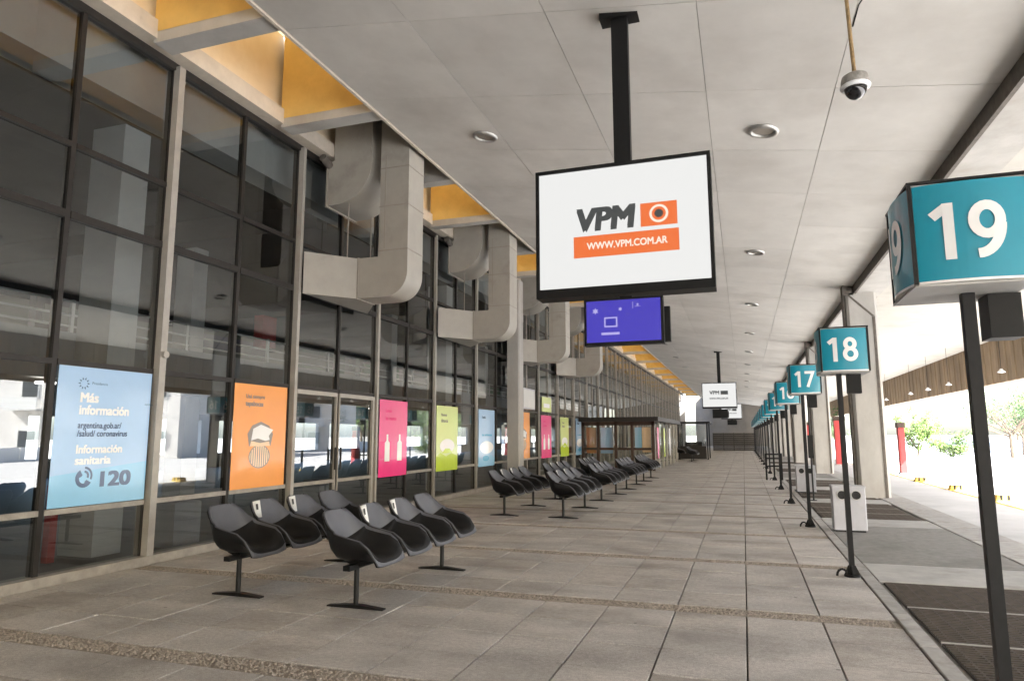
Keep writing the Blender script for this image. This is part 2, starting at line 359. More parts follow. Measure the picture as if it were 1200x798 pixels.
# rubber mats, each in three lengths
def rubber_mat(y0, y1, label):
    t = empty('rubber_mat', (2.2, (y0+y1)/2, 0), label, 'mat', 'ribbed mats set into the boarding island')
    d = (y1-y0)/3
    for i in range(3):
        a, b = y0+i*d+.012, y0+(i+1)*d-.012
        q = MB().box(1.35, 3.03, a, b, -.029, -.012); 
        p = q.build('mat_panel', M['mat'], t)
        p.location = (-2.2, -(y0+y1)/2, 0)
        rb = MB(); yy = a+.02
        while yy < b-.03: rb.box(1.36, 3.02, yy, yy+.022, -.0118, -.003); yy += .055
        xx = 1.42
        while xx < 3.0: rb.box(xx, xx+.014, a+.01, b-.01, -.0118, -.005); xx += .12
        r_ = rb.build('ribs', M['mat_rib'], p); tag(r_, kind='stuff')
        if i < 2: MB().box(1.35, 3.03, b+.002, b+.022, -.029, -.002).build('joint_strip', M['kerb'], t).location = (-2.2, -(y0+y1)/2, 0)
for i, (a, b) in enumerate(mats_y):
    rubber_mat(a, b, ['dark ribbed rubber mat beside the pole of bay sign 19, nearest the camera', 'dark brown mat on the island right behind the nearer white litter bin',
                      'dark brown mat between the big concrete column foot and the farther litter bin', 'dark brown mat just past the farther white litter bin',
                      'dark mat beyond the second concrete column, half hidden by sign poles', 'farthest dark mat, tiny among the rear sign poles'][i])
# outer kerb
y = 0.
while y < 98:
    MB().slab(3.105, 3.745, y+.006, y+1.5-.006, -.34, .004+random.uniform(-.002, .002), .02).build('kerb_stone', M['kerb'], isl); y += 1.5
ln = MB(); ln.box(5.92, 6.04, -20, 140, ROADZ+.001, ROADZ+.004); ln.build('lane_marking', M['yellow_paint'], kind='structure')

# ================================================================== TERMINAL BUILDING (glass hall on the left)
tb = empty('terminal_building', (-14, 40, 0), 'long terminal hall with a tall dark glass front along the platform', 'building')
OFF = (14, -40, 0)
def part(mb, name, mt, parent=tb, **kw):
    o = mb.build(name, mt, parent, **kw)
    if parent == tb: o.location = OFF
    return o
BAY = [1.25, 4.02, 6.79, 9.56, 12.33, 15.10, 17.87]+[21.35+2.765*i for i in range(24)]
YEND = BAY[-1]
TZ = [.10, .75, 2.38, 4.05, 4.87, 6.55]
part(MB().box(GX-.12, GX+.13, -3, YEND, -.02, .10), 'sill', M['sill'])
part(MB().box(GX-.07, GX+.05, -3, YEND, 6.50, 6.60), 'head_frame', M['frame'])
def pane(y0, y1, z0, z1):
    part(MB().quad((GX, y0, z0), (GX, y1, z0), (GX, y1, z1), (GX, y0, z1)), 'pane', M['glass'])
BIGCOL = (20.1, 20.75)
for i, (a, b) in enumerate(zip(BAY, BAY[1:])):
    h = (a+b)/2
    # outer light pole and the dark frame behind it
    wd = .05 if a < 9 else .035 if a < 18 else .025
    part(MB().box(GX+.02, GX+(.12 if a < 12 else .08), a-wd, a+wd, .0, 6.55), 'mullion', M['mullion'])
    part(MB().box(GX-.08, GX+.018, a-.06, a+.06, .1, 6.5), 'mullion_frame', M['frame'] if a < 25 else M['sill'])  # far frames coloured pale for the bright grazing reflection on the glass
    part(MB().box(GX-.07, GX+.03, h-.03, h+.03, .1, 6.5), 'half_mullion', M['frame'] if a < 20 else M['sill'])  # far ones carry the same reflection in their colour
    for z in TZ[1:-1]:
        t = .03 if z != 4.05 else .045
        part(MB().box(GX-.06, GX+.04, a+.063, h-.033, z-t, z+t), 'transom', M['sill'] if z < 1 else M['frame'])
        part(MB().box(GX-.06, GX+.04, h+.033, b-.063, z-t, z+t), 'transom', M['sill'] if z < 1 else M['frame'])
    for z0, z1 in zip(TZ, TZ[1:]):
        pane(a, h, z0, z1); pane(h, b, z0, z1)
dy0, dy1 = 9.56, 12.33; dh = (dy0+dy1)/2
for ya, yb in ((dy0+.065, dy0+.14), (dh-.06, dh-.034), (dh+.034, dh+.06), (dy1-.14, dy1-.065)): part(MB().box(GX+.005, GX+.05, ya, yb, .1, 2.34), 'door_stile', M['mullion'])
part(MB().box(GX+.005, GX+.055, dy0+.14, dh-.062, 2.27, 2.345), 'door_head', M['mullion']); part(MB().box(GX+.005, GX+.055, dh+.062, dy1-.14, 2.27, 2.345), 'door_head', M['mullion'])
for ya, yb in ((dh-.10, dh-.07), (dh+.07, dh+.10)): part(MB().box(GX+.06, GX+.09, ya, yb, .95, 1.35), 'door_pull', M['frame'])
part(MB().box(GX-.1, GX+.05, -48, -3.01, 0, 8.2), 'rear_wall', M['frame'])
part(MB().tube((GX+.125, 6.79, 2.60), (GX+.17, 6.79, 2.60), .045, n=12), 'knob', M['mullion'])
# hall interior: floor, mezzanine with parapet and railing, back wall with added daylight openings, roof
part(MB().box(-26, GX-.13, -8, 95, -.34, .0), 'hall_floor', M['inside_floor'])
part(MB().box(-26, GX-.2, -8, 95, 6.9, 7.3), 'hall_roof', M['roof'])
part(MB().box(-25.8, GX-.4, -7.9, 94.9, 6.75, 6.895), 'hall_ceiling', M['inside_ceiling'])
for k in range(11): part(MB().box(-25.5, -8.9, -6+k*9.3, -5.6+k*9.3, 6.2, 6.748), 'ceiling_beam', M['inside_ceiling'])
part(MB().box(GX-.85, GX-.35, -8, 94, 5.95, 6.745), 'edge_beam', M['white_wall'])
part(MB().box(-25.5, -11.1, -8, 94, 2.62, 2.95), 'mezzanine', M['inside_wall'])
part(MB().box(-11.1, -11.0, -8, 94, 2.55, 3.35), 'parapet', M['parapet'])
for z in (3.46, 3.66, 3.9): part(MB().tube((-11.05, -8, z), (-11.05, 94, z), .022, n=6), 'handrail', M['rail'])
for k in range(36): part(MB().box(-11.08, -11.02, -7+k*2.6, -6.94+k*2.6, 3.35, 3.93), 'rail_post', M['rail'])
# back wall: opaque bands; two open strips added between them let daylight in
part(MB().box(-26, -25.7, -8, 95, 0, .7), 'back_wall', M['inside_wall'])
part(MB().box(-26, -25.7, -8, 95, 2.35, 4.3), 'back_wall', M['inside_wall'])
part(MB().box(-26, -25.7, -8, 95, 4.8, 6.9), 'back_wall', M['inside_wall'])
for k in range(21): part(MB().box(-25.95, -25.72, -7.5+k*5, -6.3+k*5, .7, 2.35), 'back_pier', M['inside_wall']); part(MB().box(-25.95, -25.72, -7.5+k*5, -6.3+k*5, 4.3, 4.8), 'back_pier', M['inside_wall'])
part(MB().box(-26, GX-.2, -8.3, -8, 0, 7.2), 'side_wall', M['inside_wall'])
part(MB().box(-26, GX-.2, 94.9, 95.2, 0, 7.2), 'side_wall', M['inside_wall'])
for yy in (7.1, 18.2, 29.3, 40.4): part(MB().box(-8.70, -8.10, yy-.22, yy+.22, 0, 5.95), 'hall_column', M['white_wall'])
for yy in (3.5, 14.6, 25.7, 36.8): part(MB().box(-14.6, -14.0, yy-.25, yy+.25, 0, 6.7), 'hall_column', M['white_wall'])
# shops under and on the mezzanine
rs = random.Random(11)
for k in range(12):
    y0 = -4+k*6.2
    part(MB().box(-20.5, -20.2, y0, y0+4.6, 2.952, 5.9), 'shop_front', mat('shop_%d' % k, rs.choice([(.08, .1, .09), (.2, .19, .17), (.1, .16, .11), (.3, .27, .22), (.12, .1, .1)]), .6, var=.3, scale=1.2))
    part(MB().box(-20.18, -20.1, y0+.2, y0+4.4, 5.0, 5.6), 'shop_sign', mat('shopsign_%d' % k, rs.choice([(.04, .16, .07), (.25, .24, .22), (.5, .5, .48), (.07, .08, .14)]), .5))
part(MB().box(-13.2, -12.9, 15.9, 16.5, 4.1, 5.0), 'hall_banner', M['red'])
part(MB().box(-8.36, -8.26, 6.4, 6.5, 0, .95), 'hall_post', M['red'])
for yy, xx in ((7.8, -8.1), (3.2, -9.6), (12.9, -9.2)):  # first box stands in for the litter bins mirrored in the glass
    part(MB().slab(xx, xx+.42, yy, yy+.5, .001, .62, .02), 'pale_box', M['bin'])
part(MB().box(-10.4, -9.7, 4.2, 4.9, 3.6, 4.1), 'hall_monitor', mat('lilac_monitor', (.22, .22, .42), .5))
for xx, yy, zz in ((-11.9, 8.9, 2.54), (-12.2, 15.5, 2.54), (-12.5, 21.5, 2.54), (-14, 6.5, 6.745), (-14, 13.5, 6.745), (-14, 21, 6.745)):
    part(MB().lathe([(0.001, zz), (.16, zz), (.16, zz-.04), (.001, zz-.041)], xx, yy, 14), 'hall_lamp', M['e_lamp'])
part(MB().box(GX-.16, GX+.27, -3, YEND, 6.605, 6.86), 'head_beam', M['cream'])
part(MB().box(GX-.14, GX+.08, -3, YEND, 6.865, 8.25), 'upstand', M['peach'])

# ================================================================== ROOF OVER THE PLATFORM
def cz(x): return 6.55-.145*(x+5.2)
XL, XR = -5.20, 2.87
ceil = MB().extrude([(XL, cz(XL)+.035), (XR, cz(XR)+.035), (XR, cz(XR)+.5), (XL, cz(XL)+.5)], 'y', -48, 100).build('ceiling', M['joint'], kind='structure')
JX = [XL+.05, -3.45, -1.815, -.245, 1.22, XR]
JY0, JP = 6.5-1.88*4, 1.878
for r in range(54):
    ya = JY0+r*JP; yb = ya+JP
    if ya > 99.5: continue
    for c in range(5):
        xa, xb = JX[c]+.0035, JX[c+1]-.0035
        d = random.uniform(0, .004)
        MB().extrude([(xa, cz(xa)-d), (xb, cz(xb)-d), (xb, cz(xb)+.03), (xa, cz(xa)+.03)], 'y', ya+(.014 if abs((ya-19.64) % 11.27) < .3 else .005), min(yb-.005, 99.9)).build('ceiling_panel', M['ceiling'], ceil)
bk = MB().extrude([(XL+.06, cz(XL+.06)), (XR-.01, cz(XR-.01)), (XR-.01, cz(XR)+.03), (XL+.06, cz(XL)+.03)], 'y', -47.9, JY0-.005).build('ceiling_panel', M['ceiling'], ceil)
MB().box(XL-.0, XL+.045, -48, 100, cz(XL)-.035, cz(XL)+.6).build('ceiling_edge', M['cream'], ceil)
# slot between hall and roof: cross beams, ochre light wells, grey duct wells
WX0, WX1 = GX+.085, XL-.003
slot = empty('roof_light_well', (-6.2, 40, 6.6), 'ochre painted roof light well running above the hall front', 'roof light')
SO = (6.2, -40, -6.6)
def spart(mb, name, mt): o = mb.build(name, mt, slot); o.location = SO; return o
spart(MB().box(WX0-.1, WX1+.1, -48, -1.6, 6.7, 6.9), 'well_lid', M['roof'])
beams = [(-1.5, -1.2), (1.9, 2.2), (6.2, 6.5), (8.75, 9.05)]; y = 8.75
kinds = [('y', -1.2, 1.9), ('y', 2.2, 6.2), ('y', 6.5, 8.75)]
prev = 9.05
for k in range(4):
    b1 = 11.75+5.6*k; b2 = 14.40+5.6*k
    kinds += [('d', prev, b1), ('y', b1+.25, b2)]; beams += [(b1, b1+.25), (b2, b2+.25)]; prev = b2+.25
while prev < 88:
    kinds.append(('y', prev, prev+5.2)); beams.append((prev+5.2, prev+5.45)); prev += 5.45
for a, b in beams: spart(MB().box(WX0+.13, WX1, a, b, 6.55, 8.25), 'cross_beam', M['concrete'])
for kd, a, b in kinds:
    wm = M['yellow'] if kd == 'y' else M['duct']
    spart(MB().quad((WX0+.13, a+.004, 6.862), (WX1, a+.004, 6.70), (WX1, a+.004, 8.25), (WX0+.13, a+.004, 8.25)), 'well_end', wm)
    spart(MB().quad((WX0+.13, b-.004, 6.70), (WX1, b-.004, 6.70), (WX1, b-.004, 8.25), (WX0+.13, b-.004, 8.25)), 'well_end', wm)
    spart(MB().quad((WX1-.003, a, cz(XL)+.1), (WX1-.003, b, cz(XL)+.1), (WX1-.003, b, 8.25), (WX1-.003, a, 8.25)), 'well_side', wm)
    if kd == 'y': spart(MB().box(WX0-.1, WX1+.1, a-.12, b+.12, 8.255, 8.27), 'skylight_sheet', M['skylight'])
    else: spart(MB().box(WX0-.1, WX1+.1, a, b, 8.255, 8.4), 'well_lid', M['roof'])
rt_ = random.Random(5); tl = MB()
for k in range(9):
    x0 = -6.55+k*.13; d = .12+.22*rt_.random()
    tl.quad((x0, 8.66, 8.2), (x0+.14, 8.70, 8.2), (x0+.12+rt_.uniform(-.05, .05), 8.62-rt_.random()*.15, 8.2-d), (x0+.02, 8.60-rt_.random()*.12, 8.2-d*.8))
spart(tl, 'torn_lining', M['brown'])
spart(MB().extrude([(GX-.14, 8.28), (GX+.085, 8.28), (GX+.085, 8.34), (GX-.14, 8.34)], 'y', -6, 90), 'flashing', M['roof'])
# edge beam on the column line and the outer roof with its fascia
eb = MB().extrude([(2.875, 5.17), (2.93, 5.17), (2.93, 5.9), (2.875, 5.9)], 'y', -48, 100).build('edge_strip', M['groove'], kind='structure')
MB().extrude([(2.933, 5.19), (3.57, 5.19), (3.57, 5.95), (2.933, 5.95)], 'y', -48, 100).build('edge_beam', M['concrete'], kind='structure')
def oz(x): return 5.52-.075*(x-3.57)
orf = MB().extrude([(3.573, oz(3.57)), (9.15, oz(9.15)), (9.15, oz(9.15)+.4), (3.573, 6.1)], 'y', -48, 100).build('outer_roof', M['outer'], kind='structure')
fa = empty('roof_fascia', (9.3, 40, 3.5), 'brown ribbed concrete fascia hanging along the outer roof edge', 'fascia')
y = -6.; fi = 0
while y < 100:
    o = MB().extrude([(9.16, y+.01), (9.38, y+.01), (9.38, y+.79), (9.16, y+.79), (9.16, y+.60), (9.20, y+.58), (9.20, y+.22), (9.16, y+.20)], 'z', 3.46, 5.75).build('fascia_panel', M['fascia'], fa); o.location = (-9.3, -40, -3.5); y += .80
o = MB().box(9.385, 9.45, -48, 100, 3.5, 5.8).build('fascia_backing', M['fascia'], fa); o.location = (-9.3, -40, -3.5)
# concrete columns on the bay line
def column(y0, label):
    t = empty('concrete_column', (3.05, y0, 0), label, 'column', 'concrete columns along the boarding bays')
    a, b = 2.69, 3.40; d = .62
    MB().extrude([(a+.06, y0), (b-.06, y0), (b, y0+.06), (b, y0+d), (a, y0+d), (a, y0+.06)], 'z', -.02, 5.188).build('shaft', M['concrete'], t).location = (-3.05, -y0, 0)
    # dark seal lines up the face and the chamfered corner line at the head
    g = MB(); g.box(b-.13, b-.07, y0-.012, y0+.002, -.0, 4.55); g.build('face_groove', M['groove'], t).location = (-3.05, -y0, 0)
    g = MB(); i = 0; g.extrude([(b-.13, 4.56), (b-.07, 4.56), (2.74, 5.18), (2.68, 5.18)], 'y', y0-.012, y0+.002); g.build('head_groove', M['groove'], t).location = (-3.05, -y0, 0)
    g = MB().box(2.63, 2.687, y0+.1, y0+.4, -.02, 5.16); g.build('downpipe', M['groove'], t).location = (-3.05, -y0, 0)
    hb = MB().extrude([(2.62, 5.14), (2.87, 5.14), (2.87, cz(2.87)-.01), (2.62, cz(2.62)-.01)], 'y', y0+.0, y0+.35); hb.build('bracket', M['groove'], t).location = (-3.05, -y0, 0)
for i, y in enumerate((19.2, 30.5, 41.8, 53.1, 64.4, 75.7, 87)):
    column(y, ['tall concrete column nearest the camera, dark groove down its right edge', 'second concrete column, seen between bay signs 17 and 18', 'third concrete column along the bays, behind the poles', 'fourth concrete column along the bays, far off',
               'fifth concrete column from the camera, a sliver behind poles', 'sixth concrete column, almost at the far wall', 'seventh and farthest concrete column beside the far wall'][i])
# concrete pier standing in front of the glass
pt = empty('facade_pier', (-6.75, 20.4, 0), 'pale concrete pier in front of the glass beside an orange poster', 'pier')
MB().extrude([(-6.98, 20.2), (-6.62, 20.2), (-6.58, 20.24), (-6.58, 20.62), (-6.98, 20.62)], 'z', 0, 6.5).build('shaft', M['concrete'], pt).location = (6.75, -20.4, 0)
MB().box(-7.0, -6.56, 20.18, 20.64, 0, .12).build('plinth', M['sill'], pt).location = (6.75, -20.4, 0)
# end of the platform
ew = empty('end_wall', (-1, 100, 0), 'brown rendered wall closing the far end of the platform', 'wall')
MB().box(-6.3, 3.6, 100, 100.4, -.3, 7.5).build('wall_face', M['endwall'], ew).location = (1, -100, 0)
for k in range(5): MB().box(-6.3+k*2.2, -6.1+k*2.2, 99.9, 99.998, 0, 5.5).build('pilaster', M['endwall'], ew).location = (1, -100, 0)
fn = empty('slat_fence', (-.8, 71, 0), 'low dark slatted fence across the far end of the floor', 'fence')
for k in range(9): MB().box(-2.9, 1.1, 71, 71.04, .03+k*.19, .19+k*.19).build('slat', M['fence'], fn).location = (.8, -71, 0)
for k in range(5): MB().box(-2.9+k*.97, -2.82+k*.97, 71.05, 71.12, 0, 1.75).build('post', M['fence'], fn).location = (.8, -71, 0)

# ================================================================== AIR DUCTS
def arc(cx, cz_, r, a0, a1, n=10): return [(cx+r*math.cos(R(a0+(a1-a0)*i/n)), cz_+r*math.sin(R(a0+(a1-a0)*i/n))) for i in range(n+1)]
def duct_unit(y0, which):
    # tall outer duct: down from the well, bend, flared mouth on the glass
    t = empty('air_duct', (-5.7, y0, 4), 'tall beige air duct bending into the glass, '+which, 'duct', 'tall outer air ducts')
    L_ = (5.7, -y0, -4); ya, yb = y0, y0+.58; xo, xi = -5.34, -5.90; zb, zt = 3.94, 4.66; r = .42
    prof = [(xo, 6.6), (xo, zb+r)]+arc(xo-r, zb+r, r, 0, -90)[1:]+[(-6.30, zb), (-6.30, zt), (xi-.02, zt), (xi, zt+.02), (xi, 6.6)]
    auto_smooth(MB().extrude(prof, 'y', ya, yb).build('bend', M['duct'], t)).location = L_
    auto_smooth(MB().extrude([(xo, 6.6), (xo, 7.6), (xi, 7.6), (xi, 6.6)], 'y', ya, yb).build('riser', M['duct'], t)).location = L_
    for z in (6.25, 5.55, 4.75): MB().box(xi-.008, xo+.008, ya-.008, yb+.008, z, z+.018).build('flange', M['seam'], t).location = L_
    MB().box(-6.318, -6.295, ya-.012, yb+.012, zb-.012, zt+.012).build('flange', M['seam'], t).location = L_
    MB().box(xi+.1, xi+.115, ya-.006, ya, 4.8, 6.5).build('seam', M['seam'], t).location = L_
    f = MB(); w0, w1 = y0-.62, y0+1.5; x0 = GX+.16
    A = [(x0, w0, zb+.02), (x0, w1, zb+.02), (x0, w1, zt+.03), (x0, w0, zt+.03)]; B = [(-6.32, ya, zb), (-6.32, yb, zb), (-6.32, yb, zt), (-6.32, ya, zt)]
    for i in range(4): j = (i+1) % 4; f.quad(A[i], A[j], B[j], B[i])
    f.quad(*A); f.build('flared_mouth', M['duct'], t).location = L_
    for yy in (ya+.1, ya+.9):
        MB().tube((-6.6, yy, 4.7), (-6.6, yy, 6.55), .012, n=6).build('hanger_rod', M['seam'], t).location = L_
    # short inner bend: out of the glass and straight up into the well
    s = empty('air_duct_elbow', (-6.5, y0, 6), 'short duct elbow behind the tall duct, '+which, 'duct', 'short inner duct elbows')
    L2 = (6.5, -y0, -6); xo = -6.08; zb = 5.70; r = .72; x0 = GX+.155
    prof = [(xo, 7.6), (xo, zb+r)]+arc(xo-r, zb+r, r, 0, -90)[1:]+[(x0, zb), (x0, 6.52), (x0+.14, 6.53), (x0+.14, 7.6)]
    auto_smooth(MB().extrude(prof, 'y', y0-.02, y0+.95).build('elbow', M['duct'], s)).location = L2
    MB().box(x0+.0, x0+.025, y0-.05, y0+.98, zb-.03, 6.515).build('flange', M['seam'], s).location = L2
    MB().tube((-6.95, y0-.25, 6.53), (-6.95, y0-.02, 6.45), .07, n=12).build('pipe_stub', M['groove'], s).location = L2
for i, y in enumerate((10.2, 15.65, 21.3, 26.9)):
    duct_unit(y, ['nearest the camera', 'second from the camera', 'third from the camera', 'fourth and farthest'][i])

# ================================================================== POSTERS ON THE GLASS
PXF = GX+.052
def poster(y0, y1, z0, z1, m0, label, name='window_poster'):
    t = empty(name, (PXF, (y0+y1)/2, z0), label, 'poster', 'posters along the glass front')
    ym = (y0+y1)/2
    MB().box(PXF-.004, PXF, y0, y1, z0, z1).build('sheet', m0, t).location = (-PXF, -ym, -z0)
    W, H = y1-y0, z1-z0
    def shape(pts, mt, lift=.002, nm='print'):       # pts in 0..1 of the sheet
        i = MB(); i.v = [(lift, (u-.5)*W, v*H) for u, v in pts]; i.f = [tuple(range(len(pts)))]; i.mi = [0]
        return i.build(nm, mt, t)
    def text(s, u, v, size, mt, bold=0., align='LEFT', width=None):
        return lettering(s, size, (.004, (u-.5)*W, v*H), (0, 1, 0), (0, 0, 1), mt, t, bold, align, width=width)
    def ell(cu, cv, ru, rv, n=20): return [(cu+ru*math.cos(6.2832*i/n), cv+rv*math.sin(6.2832*i/n)) for i in range(n)]
    return t, shape, text, ell
PZ0, PZ1 = .79, 2.345
# blue information poster
t, sh, tx, el = poster(5.45, 6.70, PZ0, PZ1, M['p_paleblue'], 'pale blue information poster with phone icon and number 120')
sh([(0, 0), (1, 0), (1, .30), (0, .22)], M['p_blue'], .001)
for q in range(10):
    a = q*.6283; c, s_ = math.cos(a), math.sin(a)
    sh([(.25+c*.035-s_*.008, .88+(s_*.035+c*.008)*.8), (.25+c*.06, .88+s_*.06*.8), (.25+c*.035+s_*.008, .88+(s_*.035-c*.008)*.8)], M['p_navy'], .0025)
tx('Presidencia', .33, .885, .045, M['p_navy'])
tx('Más', .22, .775, .15, M['p_white'], .006); tx('información', .22, .685, .15, M['p_white'], .006, width=.66)
tx('argentina.gob.ar/', .22, .575, .10, M['p_navy'], .002, width=.57); tx('/salud/ coronavirus', .22, .515, .10, M['p_navy'], .002, width=.66)
tx('Información', .22, .40, .13, M['p_white'], .005, width=.60); tx('sanitaria', .22, .32, .13, M['p_white'], .005, width=.46)
tx('120', .45, .175, .235, M['p_navy'], .010, width=.42)
tx('argentina.gob.ar', .93, .75, .03, M['p_navy'])
def phone(sh):
    pts = []
    for i in range(13): a = R(120+ i*17.5); pts.append((.325+.085*math.cos(a), .195+.085*.8*math.sin(a)))
    for i in range(13): a = R(120+(12-i)*17.5); r = .048 if 2 < i < 10 else .03; pts.append((.325+r*math.cos(a), .195+r*.8*math.sin(a)))
    sh(pts, M['p_navy'], .003, 'phone_icon')
    for r in (.05, .085):
        p = [(.325+r*math.cos(R(-25+i*14)), .21+r*.8*math.sin(R(-25+i*14))) for i in range(9)]+[(.325+(r-.02)*math.cos(R(-25+i*14)), .21+(r-.02)*.8*math.sin(R(-25+i*14))) for i in reversed(range(9))]
        sh(p, M['p_navy'], .003, 'phone_icon')
phone(sh)
# orange poster: masked face drawing
def orange(y0, y1, label, big=True):
    t, sh, tx, el = poster(y0, y1, PZ0-.01, PZ1, M['p_orange'], label)
    sh(el(.5, .30, .20, .115), M['p_greyink'], .001, 'print')
    sh(el(.5, .30, .185, .105), M['p_peach'], .0015, 'print')
    for k in range(9):
        u = .34+k*.04; hh = .1*math.sqrt(max(.02, 1-((u-.5)/.19)**2)); sh([(u-.008, .3-hh), (u+.008, .3-hh), (u+.008, .3+hh), (u-.008, .3+hh)], M['p_greyink'], .003)
    sh([(.30, .40), (.70, .40), (.74, .52), (.66, .60), (.5, .64), (.34, .60), (.26, .52)], M['p_greyink'], .0025, 'print')
    sh([(.33, .455), (.45, .475), (.60, .45), (.68, .46), (.66, .50), (.74, .56), (.60, .59), (.5, .61), (.36, .57)], M['p_white'], .0035, 'print')
    sh([(.31, .40), (.69, .40), (.67, .445), (.5, .43), (.33, .45)], M['p_peach'], .003)
    tx('Usá siempre', .2, .88, .085, M['p_greyink'], .002); tx('tapabocas', .2, .81, .10, M['p_greyink'], .004)
orange(8.20, 9.43, 'orange poster of a face in a white cap and mask, nearest the first seats')
def pink(y0, y1, label):
    t, sh, tx, el = poster(y0, y1, PZ0-.08, PZ1-.04, M['p_pink'], label)
    sh([(0, 0), (1, 0), (1, .22), (0, .22)], M['p_pink_hot'], .001)
    sh([(.02, .24), (.42, .24), (.42, .46), (.02, .46)], M['p_pink_hot'], .001)
    for u in (.28, .72): sh([(u-.085, .20), (u+.085, .20), (u+.085, .44), (u+.03, .47), (u+.03, .55), (u-.03, .55), (u-.03, .47), (u-.085, .44)], M['p_white'], .003, 'print')
    tx('Lavate', .2, .86, .10, M['p_pink_hot'], .003); tx('las manos', .2, .76, .12, M['p_pink_hot'], .004)
def green(y0, y1, label):
    t, sh, tx, el = poster(y0, y1, PZ0-.10, PZ1-.05, M['p_lime_pale'], label)
    sh([(0, 0), (1, 0), (1, .22), (.7, .27), (.45, .22), (.2, .28), (0, .23)], M['p_lime'], .001)
    sh(el(.5, .38, .34, .11), M['p_white'], .002, 'print'); sh([(.25, .27), (.75, .27), (.6, .34), (.4, .34)], M['p_lime'], .003, 'print')
    tx('Mantené', .2, .86, .10, M['p_greyink'], .002); tx('distancia', .2, .77, .12, M['p_greyink'], .003)
def blue(y0, y1, label):
    t, sh, tx, el = poster(y0, y1, PZ0-.11, PZ1-.04, M['p_paleblue'], label)
    sh([(0, 0), (1, 0), (1, .14), (.6, .22), (.3, .12), (0, .17)], M['p_blue'], .001)
    sh(el(.5, .33, .42, .11), M['p_white'], .002, 'print'); sh(el(.45, .14, .2, .05), M['p_blue_deep'], .003, 'print')
    tx('Ventilá', .2, .86, .10, M['p_navy'], .002); tx('los ambientes', .2, .55, .10, M['p_blue_deep'], .003, width=.8)
pink(12.47, 13.70, 'pink poster with two white bottles, first pink one from the camera')
green(15.24, 16.55, 'lime green poster with white oval, between the pink and the blue poster')
blue(18.05, 19.36, 'pale blue poster with white cloud shape, left of the concrete pier')
orange(21.60, 22.95, 'orange poster just right of the concrete pier')
pink(24.4, 25.8, 'second pink poster, smaller, right of the pier and its orange poster')
green(27.2, 28.6, 'second green poster, narrow, just before the blue one near the vestibule')
blue(29.95, 31.4, 'narrow blue poster far along the glass, beside the brown vestibule')

# ================================================================== SEATING
def seat_meshes():
    # profile of the shell, front lip to back top: (forward, height, half width, side rise, side forward curl)
    P = [(.315, .40, .25, .02, .0), (.305, .425, .262, .06, -.02), (.27, .448, .275, .125, -.045), (.17, .445, .285, .185, -.02), (.05, .437, .29, .215, .0), (-.07, .435, .29, .24, .01),
         (-.16, .455, .288, .235, .05), (-.215, .51, .284, .19, .10), (-.245, .59, .278, .115, .125), (-.27, .68, .265, .05, .10), (-.292, .76, .245, .015, .07), (-.31, .82, .22, .0, .045), (-.322, .855, .19, -.012, .025), (-.326, .868, .155, -.02, .015)]
    n = 14
    def pos(i, t, off=0.):
        x, z, w, rs_, fc = P[i]; a = abs(t)**3.6
        return Vector((x+fc*a, w*t, z+rs_*a))
    def grid(i0, i1, t0, t1, off):
        mb = MB(); nn = 12; rows = []
        for i in range(i0, i1+1):
            row = []
            for j in range(nn+1):
                t = t0+(t1-t0)*j/nn; p = pos(i, t)
                a = pos(min(i+1, len(P)-1), t)-pos(max(i-1, 0), t); b = pos(i, min(1, t+.05))-pos(i, max(-1, t-.05))
                nrm = a.cross(b); nrm.normalize()
                # normals point to the sitter
                ref = Vector((.5, 0, .75))-p
                if nrm.dot(ref) < 0: nrm = -nrm
                row.append(p+nrm*off)
            rows.append(row)
        for r in rows: mb.v += [tuple(q) for q in r]
        for a in range(len(rows)-1):
            for b in range(nn): mb.f.append((a*(nn+1)+b, a*(nn+1)+b+1, (a+1)*(nn+1)+b+1, (a+1)*(nn+1)+b)); mb.mi.append(0)
        return mb
    def solid(mb, th, name, mt):
        me = mb.mesh(name, mt); bm = bmesh.new(); bm.from_mesh(me)
        g = bmesh.ops.solidify(bm, geom=bm.faces[:], thickness=th); bmesh.ops.recalc_face_normals(bm, faces=bm.faces); bm.to_mesh(me); bm.free(); me.shade_smooth(); return me
    L_ = len(P)-1
    outer = solid(grid(0, L_, -1, 1, -.016), .012, 'shell', M['shell'])
    inner = solid(grid(0, L_, -1.0, 1.0, -.001), .010, 'liner', M['liner'])
    pad = solid(grid(1, 8, -.965, .965, .006), .010, 'seat_pad', M['pad'])
    note = solid(grid(9, 12, -.95, -.22, .022), .004, 'notice', M['paper'])
    ink = grid(10, 11, -.68, -.46, .030).mesh('notice_mark', M['ink'])
    return outer, inner, pad, note, ink
SH, LI, PD, NO, NI = seat_meshes()
beam_me = MB().box(-.035, .035, -1.13, 1.13, .355, .40).mesh('beam', M['black'])
lm = MB().tube((0, 0, .03), (0, 0, .36), .024, n=12)
leg_me = lm.mesh('leg', M['black'])
foot_me = MB().extrude([(-.29, .0), (.29, .0), (.29, .012), (.05, .035), (-.05, .035), (-.29, .012)], 'y', -.032, .032).mesh('foot', M['black'])
brk_me = MB().extrude([(-.16, .415), (.16, .415), (.04, .375), (-.04, .375)], 'y', -.05, .05).mesh('bracket', M['black'])
